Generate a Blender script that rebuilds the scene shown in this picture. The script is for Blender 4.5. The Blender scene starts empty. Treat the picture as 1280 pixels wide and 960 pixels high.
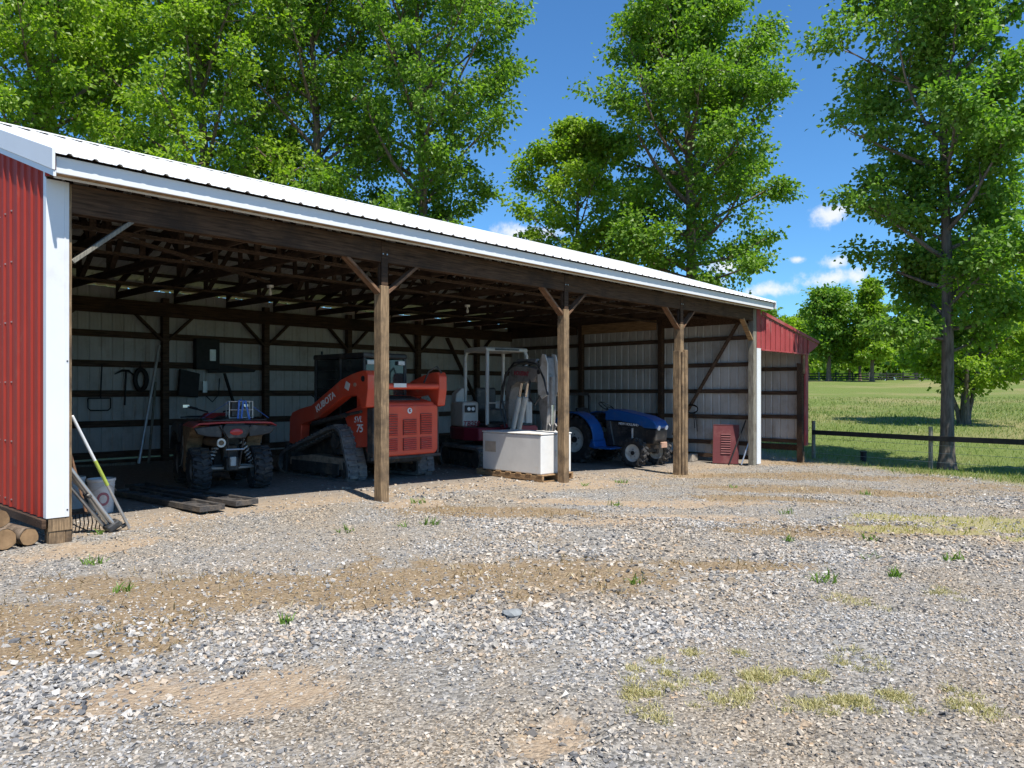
import bpy, bmesh, math, random
import numpy as np
from mathutils import Vector, Matrix

# ------------------------------------------------------------------ camera, sky, sun, exposure
scene = bpy.context.scene
FPX, HORIZON, SA, CA = 946.0, 489.0, .6727, .7399          # focal length in photo pixels, eye level row, barn front vs view angle
CAMU, CAMV, CAMZ = -2.438, -8.363, 1.5
cam_data = bpy.data.cameras.new('camera'); cam = bpy.data.objects.new('camera', cam_data)
scene.collection.objects.link(cam); scene.camera = cam
cam.location = (CAMU, CAMV, CAMZ)
cam.rotation_euler = (math.radians(90), 0, math.atan2(SA, CA) - math.pi/2)
cam_data.sensor_width = 36.0; cam_data.lens = 36.0*FPX/1280.0
cam_data.shift_y = (HORIZON-480.0)/1280.0
cam_data.clip_start = .05; cam_data.clip_end = 5000
SUN_EL = math.radians(62.0); SUN_DIR = Vector((-.31*math.cos(SUN_EL), -.951*math.cos(SUN_EL), math.sin(SUN_EL))).normalized()
sun_data = bpy.data.lights.new('sun', 'SUN'); sun_data.energy = 5.0; sun_data.angle = math.radians(.53); sun_data.color = (1.0, .955, .88)
sun = bpy.data.objects.new('sun', sun_data); scene.collection.objects.link(sun)
sun.rotation_euler = SUN_DIR.to_track_quat('Z', 'Y').to_euler(); sun.location = (-10, -30, 60)
scene.view_settings.view_transform = 'Standard'; scene.view_settings.look = 'None'
scene.view_settings.gamma = 1.0; scene.view_settings.use_curve_mapping = False
scene.view_settings.exposure = 0.66

def ray(x, y):
    a = (x-640)/FPX; b = (HORIZON-y)/FPX
    return (a*SA+CA, -a*CA+SA, b)
def at_depth(x, y, Z):                                       # a photo pixel at a distance along the view
    d = ray(x, y); return Vector((CAMU+Z*d[0], CAMV+Z*d[1], CAMZ+Z*d[2]))

world = bpy.data.worlds.new('World'); scene.world = world; world.use_nodes = True
def build_world():
    nt = world.node_tree; N = nt.nodes; L = nt.links; N.clear()
    out = N.new('ShaderNodeOutputWorld'); bg = N.new('ShaderNodeBackground'); L.new(bg.outputs[0], out.inputs[0])
    sky = N.new('ShaderNodeTexSky'); sky.sky_type = 'NISHITA'; sky.sun_disc = False
    sky.sun_elevation = SUN_EL; sky.sun_rotation = math.atan2(SUN_DIR.x, SUN_DIR.y)
    sky.altitude = 200; sky.air_density = 1.0; sky.dust_density = .25; sky.ozone_density = 3.5
    bg.inputs['Strength'].default_value = .088
    tc = N.new('ShaderNodeTexCoord')
    nz = N.new('ShaderNodeTexNoise'); nz.inputs['Scale'].default_value = 26; nz.inputs['Detail'].default_value = 7; nz.inputs['Roughness'].default_value = .62
    L.new(tc.outputs['Generated'], nz.inputs['Vector'])
    def mth(op, a, b=None):
        m = N.new('ShaderNodeMath'); m.operation = op
        for i, s in enumerate((a, b)):
            if s is None: continue
            if isinstance(s, (int, float)): m.inputs[i].default_value = s
            else: L.new(s, m.inputs[i])
        return m.outputs[0]
    def dot(vec):
        m = N.new('ShaderNodeVectorMath'); m.operation = 'DOT_PRODUCT'; L.new(tc.outputs['Generated'], m.inputs[0]); m.inputs[1].default_value = vec
        return m.outputs['Value']
    rough = mth('MULTIPLY', mth('SUBTRACT', nz.outputs['Fac'], .5), 4.2)
    clouds = [(1032,268,30,13),(965,362,30,9),(1044,348,44,11),(1040,328,17,8),(996,324,10,5),(905,333,40,10),(650,291,46,11),(1003,398,18,8),(888,352,26,8),(1135,412,32,12)]
    rnd = random.Random(4)
    dirs = []
    for x, y, w, h in clouds:
        dirs.append((Vector(ray(x, y)).normalized(), w/FPX, h/FPX))
    for k in range(14):                                      # the same fair-weather clouds on round the horizon
        az = math.radians(rnd.uniform(75, 350)); el = math.radians(rnd.uniform(3, 16))
        dirs.append((Vector((math.cos(az)*math.cos(el), math.sin(az)*math.cos(el), math.sin(el))), rnd.uniform(.02,.05), rnd.uniform(.009,.015)))
    total = None
    for d, w, h in dirs:
        r = d.cross(Vector((0,0,1))).normalized(); u = r.cross(d).normalized()
        a = dot(r/w); b = dot(u/h); c = dot(d)
        q = mth('SQRT', mth('ADD', mth('MULTIPLY', a, a), mth('MULTIPLY', b, b)))
        v = mth('ADD', mth('SUBTRACT', 1.0, q), rough)
        s = N.new('ShaderNodeMapRange'); s.interpolation_type = 'SMOOTHSTEP'; L.new(v, s.inputs[0]); s.inputs[1].default_value = -.15; s.inputs[2].default_value = 1.1
        near = N.new('ShaderNodeMapRange'); near.interpolation_type = 'SMOOTHSTEP'; L.new(q, near.inputs[0]); near.inputs[1].default_value = 1.7; near.inputs[2].default_value = 1.0
        m = mth('MULTIPLY', mth('MULTIPLY', s.outputs[0], near.outputs[0]), mth('GREATER_THAN', c, 0.0))
        total = m if total is None else mth('MAXIMUM', total, m)
    mix = N.new('ShaderNodeMix'); mix.data_type = 'RGBA'
    tint = N.new('ShaderNodeMix'); tint.data_type = 'RGBA'; tint.blend_type = 'MULTIPLY'; tint.inputs[0].default_value = 1
    L.new(sky.outputs[0], tint.inputs[6]); tint.inputs[7].default_value = (.58, 1.0, 1.3, 1)
    L.new(mth('MULTIPLY', total, .9), mix.inputs[0]); L.new(tint.outputs[2], mix.inputs[6]); mix.inputs[7].default_value = (7.2, 7.4, 7.7, 1)
    L.new(mix.outputs[2], bg.inputs['Color'])
build_world()
random.seed(7); RNG = np.random.default_rng(11)

# ------------------------------------------------------------------ helpers
COL = scene.collection
def sstep(a, b, x):
    t = np.clip((np.asarray(x, float)-a)/(b-a), 0, 1); return t*t*(3-2*t)
def mat(name, color, rough=.6, metal=0.0, var=.12, scale=6.0, stretch=(1,1,1), bump=0.0, bscale=None, spec=.5, color2=None, dust=None, dust_amt=0.0, dust_scale=3.0, coat=0.0):
    m = bpy.data.materials.new(name); m.use_nodes = True; nt = m.node_tree; N = nt.nodes; L = nt.links
    p = N['Principled BSDF']; p.inputs['Roughness'].default_value = rough; p.inputs['Metallic'].default_value = metal
    p.inputs['Specular IOR Level'].default_value = spec; p.inputs['Coat Weight'].default_value = coat
    tc = N.new('ShaderNodeTexCoord'); mp = N.new('ShaderNodeMapping'); mp.inputs['Scale'].default_value = stretch
    oi = N.new('ShaderNodeObjectInfo'); addv = N.new('ShaderNodeVectorMath'); addv.operation = 'MULTIPLY_ADD'
    comb = N.new('ShaderNodeCombineXYZ')
    for i in range(3): L.new(oi.outputs['Random'], comb.inputs[i])
    L.new(comb.outputs[0], addv.inputs[0]); addv.inputs[1].default_value = (37, 23, 51); L.new(tc.outputs['Object'], addv.inputs[2])
    L.new(addv.outputs[0], mp.inputs[0])
    nz = N.new('ShaderNodeTexNoise'); nz.inputs['Scale'].default_value = scale; nz.inputs['Detail'].default_value = 6; nz.inputs['Roughness'].default_value = .62
    L.new(mp.outputs[0], nz.inputs['Vector'])
    c1 = tuple(max(0, c*(1-var*1.6)) for c in color); c2 = color2 if color2 else tuple(min(1, c*(1+var*1.6)) for c in color)
    rp = N.new('ShaderNodeValToRGB'); rp.color_ramp.elements[0].position = .3; rp.color_ramp.elements[1].position = .7
    rp.color_ramp.elements[0].color = (*c1, 1); rp.color_ramp.elements[1].color = (*c2, 1)
    L.new(nz.outputs['Fac'], rp.inputs[0]); last = rp.outputs[0]
    if dust is not None:
        n2 = N.new('ShaderNodeTexNoise'); n2.inputs['Scale'].default_value = dust_scale; n2.inputs['Detail'].default_value = 8; n2.inputs['Roughness'].default_value = .7
        L.new(addv.outputs[0], n2.inputs['Vector'])
        r2 = N.new('ShaderNodeMapRange'); r2.inputs[1].default_value = .62-.3*dust_amt; r2.inputs[2].default_value = .78-.2*dust_amt; L.new(n2.outputs['Fac'], r2.inputs[0])
        mx = N.new('ShaderNodeMix'); mx.data_type = 'RGBA'; L.new(r2.outputs[0], mx.inputs[0]); L.new(last, mx.inputs[6]); mx.inputs[7].default_value = (*dust, 1); last = mx.outputs[2]
    L.new(last, p.inputs['Base Color'])
    if bump:
        b = N.new('ShaderNodeBump'); b.inputs['Strength'].default_value = bump; b.inputs['Distance'].default_value = .02
        if bscale:
            n3 = N.new('ShaderNodeTexNoise'); n3.inputs['Scale'].default_value = bscale; n3.inputs['Detail'].default_value = 5; L.new(mp.outputs[0], n3.inputs['Vector']); L.new(n3.outputs['Fac'], b.inputs['Height'])
        else: L.new(nz.outputs['Fac'], b.inputs['Height'])
        L.new(b.outputs[0], p.inputs['Normal'])
    return m

class MB:
    """collects shapes; build() links them as one mesh object"""
    def __init__(s): s.v = []; s.f = []
    def add(s, vs, fs):
        o = len(s.v); s.v += [tuple(x) for x in vs]; s.f += [tuple(i+o for i in f) for f in fs]; return s
    def box(s, c, d, rot=None):
        h = [x/2 for x in d]; P = []
        for sx in (-1,1):
            for sy in (-1,1):
                for sz in (-1,1):
                    p = Vector((sx*h[0], sy*h[1], sz*h[2]))
                    if rot is not None: p = rot @ p
                    P.append(p+Vector(c))
        return s.add(P, [(0,1,3,2),(4,6,7,5),(0,4,5,1),(2,3,7,6),(0,2,6,4),(1,5,7,3)])
    def bx(s, x0, x1, y0, y1, z0, z1): return s.box(((x0+x1)/2,(y0+y1)/2,(z0+z1)/2), (abs(x1-x0),abs(y1-y0),abs(z1-z0)))
    def beam(s, p, q, w, h, up=(0,0,1)):
        p = Vector(p); q = Vector(q); d = (q-p); l = d.length; d.normalize()
        u = Vector(up); x = d.cross(u)
        if x.length < 1e-4: x = d.cross(Vector((1,0,0)))
        x.normalize(); z = x.cross(d)
        return s.box((p+q)/2, (w, l, h), Matrix((x, d, z)).transposed())
    def tube(s, pts, r, n=8, closed=False):
        pts = [Vector(p) for p in pts]; m = len(pts); rs = r if isinstance(r, (list, tuple)) else [r]*m
        V = []; F = []; prev = None
        for i, p in enumerate(pts):
            if closed: t = pts[(i+1)%m]-pts[i-1]
            else: t = pts[min(i+1,m-1)]-pts[max(i-1,0)]
            t.normalize()
            if prev is None:
                a = Vector((0,0,1)) if abs(t.z) < .9 else Vector((1,0,0)); x = t.cross(a).normalized()
            else:
                x = (prev - t*prev.dot(t)).normalized()
            prev = x; y = t.cross(x)
            for k in range(n):
                an = 2*math.pi*k/n; V.append(p + (x*math.cos(an)+y*math.sin(an))*rs[i])
        for i in range(m if closed else m-1):
            j = (i+1) % m
            for k in range(n): F.append((i*n+k, i*n+(k+1)%n, j*n+(k+1)%n, j*n+k))
        if not closed: F.append(tuple(range(n-1,-1,-1))); F.append(tuple((m-1)*n+k for k in range(n)))
        return s.add(V, F)
    def cyl(s, p, q, r, n=14, r2=None): return s.tube([p, q], [r, r if r2 is None else r2], n)
    def lathe(s, prof, o, axis='x', n=24, closed=True):
        o = Vector(o); V = []; F = []; m = len(prof)
        for k in range(n):
            a = 2*math.pi*k/n; c, d = math.cos(a), math.sin(a)
            for r, h in prof:
                V.append(o + (Vector((h, r*c, r*d)) if axis == 'x' else Vector((r*c, h, r*d)) if axis == 'y' else Vector((r*c, r*d, h))))
        for k in range(n):
            k2 = (k+1) % n
            for i in range(m if closed else m-1):
                j = (i+1) % m; F.append((k*m+i, k*m+j, k2*m+j, k2*m+i))
        return s.add(V, F)
    def prism(s, poly, c0, c1, plane='yz'):
        def P(a, b, c): return (c,a,b) if plane == 'yz' else (a,c,b) if plane == 'xz' else (a,b,c)
        n = len(poly); V = [P(a,b,c0) for a, b in poly]+[P(a,b,c1) for a, b in poly]
        F = [tuple(range(n)), tuple(range(2*n-1,n-1,-1))]+[(i,(i+1)%n,(i+1)%n+n,i+n) for i in range(n)]
        return s.add(V, F)
    def mesh(s, name, bevel=0, seg=1, smooth=False):
        me = bpy.data.meshes.new(name); bm = bmesh.new(); vs = [bm.verts.new(v) for v in s.v]
        for f in s.f:
            try: bm.faces.new([vs[i] for i in f])
            except ValueError: pass
        bmesh.ops.recalc_face_normals(bm, faces=bm.faces)
        if bevel:
            ed = [e for e in bm.edges if len(e.link_faces) == 2 and e.calc_face_angle(0) > .5]
            bmesh.ops.bevel(bm, geom=ed, offset=bevel, segments=seg, affect='EDGES', profile=.5, clamp_overlap=True)
        if smooth:
            for f in bm.faces: f.smooth = True
            for e in bm.edges:
                if len(e.link_faces) == 2 and e.calc_face_angle(0) > .7: e.smooth = False
        bm.to_mesh(me); bm.free(); return me
    def build(s, name, m, parent=None, bevel=0, seg=1, smooth=False, loc=None):
        return link(name, s.mesh(name, bevel, seg, smooth), m, parent, loc)
def link(name, me, m, parent=None, loc=None):
    o = bpy.data.objects.new(name, me); COL.objects.link(o)
    if m is not None and not me.materials:
        for x in (m if isinstance(m, (list, tuple)) else [m]): me.materials.append(x)
    if parent is not None: o.parent = parent
    if loc is not None: o.location = loc
    return o
def tag(o, label=None, cat=None, group=None, kind=None):
    if label: o['label'] = label
    if cat: o['category'] = cat
    if group: o['group'] = group
    if kind: o['kind'] = kind
    return o
def thing(name, label, cat, loc=(0,0,0), rz=0, group=None):
    o = bpy.data.objects.new(name, None); COL.objects.link(o); o.location = loc; o.rotation_euler = (0,0,rz); o.empty_display_size = .2
    return tag(o, label, cat, group)
def copy_tree(o, parent=None):
    c = o.copy(); COL.objects.link(c); c.parent = parent
    for ch in list(o.children): copy_tree(ch, c)
    return c
def text_mesh(txt, size, bold=0.0, shear=0.0, extrude=.002):
    cu = bpy.data.curves.new('lettering', 'FONT'); cu.body = txt; cu.size = size; cu.extrude = extrude; cu.offset = bold; cu.shear = shear
    cu.align_x = 'CENTER'; cu.align_y = 'CENTER'; cu.resolution_u = 3
    o = bpy.data.objects.new('lettering', cu); COL.objects.link(o)
    me = bpy.data.meshes.new_from_object(o.evaluated_get(bpy.context.evaluated_depsgraph_get()))
    bpy.data.objects.remove(o); me.materials.clear(); return me
def lettering(txt, size, center, right, up, m, parent, bold=0.0, shear=0.0, sx=1.0):
    o = link('lettering', text_mesh(txt, size, bold, shear), m, parent)
    x = Vector(right).normalized(); z = x.cross(Vector(up)).normalized(); y = z.cross(x)
    M = Matrix((x*sx, y, z)).transposed().to_4x4(); M.translation = Vector(center); o.matrix_local = M
    return o
def np_mesh(name, V, F, tri=True):
    """fast mesh from numpy arrays, F is (n,3) or (n,4)"""
    me = bpy.data.meshes.new(name); k = F.shape[1]
    me.vertices.add(len(V)); me.vertices.foreach_set('co', np.ascontiguousarray(V, np.float32).ravel())
    me.loops.add(F.size); me.loops.foreach_set('vertex_index', np.ascontiguousarray(F, np.int32).ravel())
    me.polygons.add(len(F)); me.polygons.foreach_set('loop_start', np.arange(0, F.size, k, dtype=np.int32))
    me.update(calc_edges=True); me.validate(); me.polygons.foreach_set('use_smooth', np.zeros(len(me.polygons), bool)); return me

# ------------------------------------------------------------------ terrain
def depth_of(u, v): return CA*(np.asarray(u)-CAMU)+SA*(np.asarray(v)-CAMV)
def ground_z(u, v):
    u = np.asarray(u, float); v = np.asarray(v, float)
    z = np.interp(u, [-50,3,8.13,12.2,16.25,19.6,60], [0,0,-.11,-.31,-.39,-.54,-.54])
    Z = depth_of(u, v)
    z = z + .038*np.clip(Z-22, 0, 103)*sstep(20, 27, Z)
    return z
def gzf(u, v): return float(ground_z(u, v))
_grid = np.random.default_rng(3).random((256,256))
def vnoise(u, v, scale, seed=0):
    x = np.asarray(u)*scale+seed*17.3+500; y = np.asarray(v)*scale+seed*9.1+500
    xi = np.floor(x).astype(int); yi = np.floor(y).astype(int); fx = x-xi; fy = y-yi
    fx = fx*fx*(3-2*fx); fy = fy*fy*(3-2*fy); g = lambda a, b: _grid[a % 256, b % 256]
    return (g(xi,yi)*(1-fx)+g(xi+1,yi)*fx)*(1-fy)+(g(xi,yi+1)*(1-fx)+g(xi+1,yi+1)*fx)*fy
def fbm(u, v, scale, seed=0, octv=4):
    t = 0; a = .5; s = 0
    for k in range(octv): t = t+a*vnoise(u, v, scale*2**k, seed+k); s += a; a *= .55
    return t/s
def blob(u, v, cu, cv, ru, rv, ang=0, soft=.6):
    c, s = math.cos(ang), math.sin(ang); du = u-cu; dv = v-cv
    q = np.sqrt(((du*c+dv*s)/ru)**2+((-du*s+dv*c)/rv)**2)
    return 1-sstep(1-soft*.5, 1+soft*.5, q+(fbm(u, v, 1.3, 5)-.5)*1.3+(fbm(u, v, 6, 7)-.5)*.9)
VIEW = math.atan2(SA, CA); ACROSS = VIEW-math.pi/2
def zones(u, v):
    """dry straw, green grass, bare dirt and yellow weed cover of the yard"""
    u = np.asarray(u, float); v = np.asarray(v, float)
    straw = np.zeros_like(u)
    for a in [(2.0,-4.1,1.7,.8,ACROSS),(.5,-3.1,1.7,.55,ACROSS),(-1.2,-2.5,1.4,.5,ACROSS),(3.6,-5.3,.9,.35,ACROSS),(4.6,-1.9,1.5,.5,ACROSS),(-1.0,-3.3,.9,.35,ACROSS),(6.4,-5.4,1.4,.45,ACROSS),(11,-3.2,2.6,.8,ACROSS),(14,-2.2,3.0,.9,ACROSS),(8.6,-3.6,1.6,.35,ACROSS)]:
        straw = np.maximum(straw, blob(u, v, *a))
    dirt = np.zeros_like(u)
    for a in [(4.8,-3.15,.9,.28,ACROSS),(5.9,-3.5,1.3,.35,ACROSS),(6.9,-2.6,2.0,.5,ACROSS),(-.98,-4.43,.5,.35,0),(-.5,-4.9,.5,.3,0),(4.4,-.35,.7,.4,0),(.2,-.5,.8,.4,0),(8.2,-.4,1.6,.7,0),(12,-.3,1.5,.5,0),(17.8,.2,1.9,1.1,0),(.1,-6.3,.28,.18,0)]:
        dirt = np.maximum(dirt, blob(u, v, *a))
    dirt = np.maximum(dirt, sstep(-.25,.5,v)*sstep(2.4,1.2,v)*sstep(-.5,.5,u)*sstep(17,15.5,u)*.8)
    yel = np.zeros_like(u)
    for a in [(8.3,-6.4,1.5,.62,ACROSS),(6.9,-5.9,.9,.3,ACROSS),(9.6,-7.3,1.3,.5,ACROSS),(7.4,-7.2,.5,.2,ACROSS)]:
        yel = np.maximum(yel, blob(u, v, *a))
    tuft = np.zeros_like(u)
    for cu, cv, r in [(1.25,-6.35,.22),(1.5,-6.65,.22),(1.1,-6.65,.1),(1.42,-7.05,.2),(1.6,-7.2,.14),(1.2,-6.95,.1),(1.75,-7.55,.14),(3.9,-6.95,.12),(3.2,-6.55,.12)]:
        tuft = np.maximum(tuft, blob(u, v, cu, cv, r, r*.6, ACROSS))
    # lawn and pasture: right of the line (19,-.2)-(14.6,-5.9), and all land behind the barn
    side = ((u-19.0)*5.7-(v+.2)*4.4)/7.2
    edge = side+(fbm(u, v, .6, 9)-.5)*1.8
    grass = np.maximum(sstep(-.2,.9,edge), sstep(8.9,9.8,v+(fbm(u,v,.9,2)-.5)))
    grass = np.maximum(grass, sstep(26,28,depth_of(u,v)))
    fringe = sstep(-2.6,.1,edge)*(1-grass)
    straw = np.maximum(straw, fringe*.9*sstep(.36,.58,fbm(u,v,1.1,4)))
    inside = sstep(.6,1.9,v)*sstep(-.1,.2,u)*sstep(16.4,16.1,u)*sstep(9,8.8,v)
    return straw*(1-grass), grass*(1-inside), dirt*(1-grass), yel, tuft, inside

def build_ground():
    def axis(a, b, st, lo, hi):
        c = list(np.arange(a, b, st)); x = b; d = st
        while x < hi: c.append(x); d *= 1.13; x += d
        x = a; d = st
        while x > lo: d *= 1.13; x -= d; c.append(x)
        return np.array(sorted(c))
    U = axis(-5, 13, .085, -900, 1500); V = axis(-9.5, 3, .085, -900, 1500)
    uu, vv = np.meshgrid(U, V, indexing='ij'); z = ground_z(uu, vv)
    st, gr, di, ye, tu, ins = zones(uu, vv)
    near = sstep(40, 20, depth_of(uu, vv))
    z = z+near*((fbm(uu,vv,.55,1)-.5)*.07*(1-ins)*sstep(-.2,-1.6,vv)+(fbm(uu,vv,4,2,3)-.5)*.03*(1-.6*ins))
    z = z-near*.02*sstep(.2,.8,di)*(1-ins)
    z = z+gr*(fbm(uu,vv,.12,6)-.5)*.25*sstep(22,60,depth_of(uu,vv))
    nu, nv = uu.shape
    Vt = np.stack([uu,vv,z],-1).reshape(-1,3)
    i = np.arange(nu-1)[:,None]*nv+np.arange(nv-1)[None,:]
    F = np.stack([i, i+nv, i+nv+1, i+1],-1).reshape(-1,4)
    me = np_mesh('ground', Vt, F)
    me.polygons.foreach_set('use_smooth', np.ones(len(F), bool))
    for nm, arr in (('zone_a', (st, gr, di)), ('zone_b', (ye, tu, ins))):
        at = me.color_attributes.new(nm, 'FLOAT_COLOR', 'POINT')
        c = np.ones((nu*nv,4), np.float32)
        for k in range(3): c[:,k] = arr[k].ravel()
        at.data.foreach_set('color', c.ravel())
    m = bpy.data.materials.new('yard_ground'); m.use_nodes = True; nt = m.node_tree; N = nt.nodes; L = nt.links; p = N['Principled BSDF']; p.inputs['Roughness'].default_value = .95; p.inputs['Specular IOR Level'].default_value = .15
    tc = N.new('ShaderNodeTexCoord')
    def noise(sc, det=6, ro=.6):
        n = N.new('ShaderNodeTexNoise'); n.inputs['Scale'].default_value = sc; n.inputs['Detail'].default_value = det; n.inputs['Roughness'].default_value = ro; L.new(tc.outputs['Object'], n.inputs['Vector']); return n.outputs['Fac']
    def ramp(f, *st_):
        r = N.new('ShaderNodeValToRGB'); e = r.color_ramp.elements
        while len(e) < len(st_): e.new(.5)
        for k, (po, c) in enumerate(st_): e[k].position = po; e[k].color = (*c,1)
        L.new(f, r.inputs[0]); return r.outputs[0]
    def mix(f, a, b):
        x = N.new('ShaderNodeMix'); x.data_type = 'RGBA'; L.new(f, x.inputs[0]); L.new(a, x.inputs[6]); L.new(b, x.inputs[7]); return x.outputs[2]
    rag = noise(11,9,.82)
    def ragged(f):
        m_ = N.new('ShaderNodeMath'); m_.operation = 'MULTIPLY_ADD'; L.new(rag, m_.inputs[0]); m_.inputs[1].default_value = 3.4; m_.inputs[2].default_value = -1.75
        a_ = N.new('ShaderNodeMath'); a_.operation = 'ADD'; L.new(f, a_.inputs[0]); L.new(m_.outputs[0], a_.inputs[1])
        r_ = N.new('ShaderNodeMapRange'); r_.interpolation_type = 'SMOOTHSTEP'; r_.inputs[1].default_value = .2; r_.inputs[2].default_value = 1.0; r_.inputs[4].default_value = .85; L.new(a_.outputs[0], r_.inputs[0]); return r_.outputs[0]
    vo = N.new('ShaderNodeTexVoronoi'); vo.inputs['Scale'].default_value = 42; L.new(tc.outputs['Object'], vo.inputs['Vector'])
    vo2 = N.new('ShaderNodeTexVoronoi'); vo2.inputs['Scale'].default_value = 95; L.new(tc.outputs['Object'], vo2.inputs['Vector'])
    sep = N.new('ShaderNodeSeparateColor'); L.new(vo.outputs['Color'], sep.inputs[0])
    grav = ramp(sep.outputs[0], (0,(.1,.096,.09)), (.3,(.2,.185,.162)), (.55,(.295,.275,.242)), (.8,(.38,.355,.315)), (1,(.22,.223,.232)))
    sep2 = N.new('ShaderNodeSeparateColor'); L.new(vo2.outputs['Color'], sep2.inputs[0])
    fine = ramp(sep2.outputs[0], (0,(.12,.097,.072)), (.5,(.27,.225,.172)), (1,(.44,.385,.31)))
    base = mix(ramp(noise(1.1), (.38,(0,0,0)), (.6,(1,1,1))), grav, fine)
    va = N.new('ShaderNodeVertexColor'); va.layer_name = 'zone_a'; sa = N.new('ShaderNodeSeparateColor'); L.new(va.outputs[0], sa.inputs[0])
    vb = N.new('ShaderNodeVertexColor'); vb.layer_name = 'zone_b'; sb = N.new('ShaderNodeSeparateColor'); L.new(vb.outputs[0], sb.inputs[0])
    dirtc = ramp(noise(16,8,.7), (.3,(.27,.185,.115)), (.55,(.4,.3,.2)), (.75,(.52,.42,.31)))
    strawc = ramp(noise(38,5,.75), (.3,(.105,.066,.036)), (.5,(.25,.172,.092)), (.72,(.44,.335,.2)))
    grassc = ramp(noise(30,5,.7), (.3,(.065,.095,.02)), (.55,(.145,.185,.045)), (.75,(.25,.265,.095)))
    patch = ramp(noise(.09,4,.55), (.46,(0,0,0)), (.64,(1,1,1)))
    grassc = mix(patch, grassc, ramp(noise(22,5,.7), (.3,(.14,.135,.045)), (.7,(.31,.275,.13))))
    yelc = ramp(noise(40,5,.7), (.3,(.2,.17,.07)), (.7,(.46,.41,.2)))
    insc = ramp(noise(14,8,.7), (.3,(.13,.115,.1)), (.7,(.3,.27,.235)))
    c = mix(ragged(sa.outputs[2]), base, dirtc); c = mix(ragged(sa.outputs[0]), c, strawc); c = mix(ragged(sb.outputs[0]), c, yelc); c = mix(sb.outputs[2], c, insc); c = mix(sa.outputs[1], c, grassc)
    L.new(c, p.inputs['Base Color'])
    b = N.new('ShaderNodeBump'); b.inputs['Strength'].default_value = .8; b.inputs['Distance'].default_value = .02
    h = N.new('ShaderNodeMath'); h.operation = 'ADD'; L.new(noise(60,6,.7), h.inputs[0])
    inv = N.new('ShaderNodeMath'); inv.operation = 'MULTIPLY'; inv.inputs[1].default_value = -1.2; L.new(vo.outputs['Distance'], inv.inputs[0]); L.new(inv.outputs[0], h.inputs[1]); L.new(h.outputs[0], b.inputs['Height']); L.new(b.outputs[0], p.inputs['Normal'])
    o = link('ground', me, m); tag(o, kind='structure', label='yard of gravel, dirt and straw running into green pasture', cat='ground')
build_ground()

# ------------------------------------------------------------------ materials
M = {}
M['red_steel'] = mat('red_steel', (.28,.026,.014), .62, 0, .06, 2, bump=.03, spec=.3, dust=(.3,.12,.08), dust_amt=.1, dust_scale=1.2)
M['maroon_steel'] = mat('maroon_steel', (.3,.05,.052), .6, 0, .08, 2, spec=.3, dust=(.36,.14,.13), dust_amt=.35, dust_scale=1.5)
M['white_steel'] = mat('white_steel', (.66,.67,.68), .4, 0, .02, 1.5, dust=(.58,.57,.55), dust_amt=.05, dust_scale=1.4)
M['roof_white'] = mat('roof_white', (.72,.72,.71), .38, 0, .05, .8, stretch=(6,1,1), dust=(.55,.53,.5), dust_amt=.2, dust_scale=2)
M['liner'] = mat('liner', (.47,.46,.44), .5, .0, .08, 1.6, dust=(.33,.29,.25), dust_amt=.35, dust_scale=1.1)
M['roof_liner'] = mat('roof_liner', (.66,.65,.62), .45, .0, .1, 1.6, dust=(.35,.32,.28), dust_amt=.3)
WOOD = dict(rough=.85, spec=.2, bump=.35)
M['post_wood'] = mat('post_wood', (.235,.16,.092), var=.42, scale=7, stretch=(11,11,.5), bscale=11, dust=(.085,.06,.04), dust_amt=.62, dust_scale=3.2, **WOOD)
M['post_grey'] = mat('post_grey', (.2,.185,.15), var=.3, scale=7, stretch=(9,9,.55), bscale=9, dust=(.12,.1,.075), dust_amt=.4, dust_scale=2.2, **WOOD)
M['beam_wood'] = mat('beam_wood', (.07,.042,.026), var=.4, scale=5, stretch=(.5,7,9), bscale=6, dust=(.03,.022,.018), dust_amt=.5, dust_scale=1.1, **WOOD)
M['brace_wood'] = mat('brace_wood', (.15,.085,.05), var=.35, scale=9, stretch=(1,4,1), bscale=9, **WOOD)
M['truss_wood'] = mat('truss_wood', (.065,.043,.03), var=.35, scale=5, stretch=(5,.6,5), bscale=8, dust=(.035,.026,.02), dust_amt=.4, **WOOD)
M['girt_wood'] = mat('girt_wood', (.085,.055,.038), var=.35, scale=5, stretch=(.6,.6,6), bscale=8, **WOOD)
M['tan_wood'] = mat('tan_wood', (.26,.165,.085), var=.3, scale=5, stretch=(5,.6,6), bscale=8, **WOOD)
M['dark_steel'] = mat('dark_steel', (.035,.035,.037), .55, .3, .3, 8, dust=(.12,.1,.08), dust_amt=.3)
M['galv'] = mat('galv', (.5,.5,.5), .4, .8, .1, 12)
M['chain'] = mat('chain', (.16,.14,.12), .5, .7, .2, 12)

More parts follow.
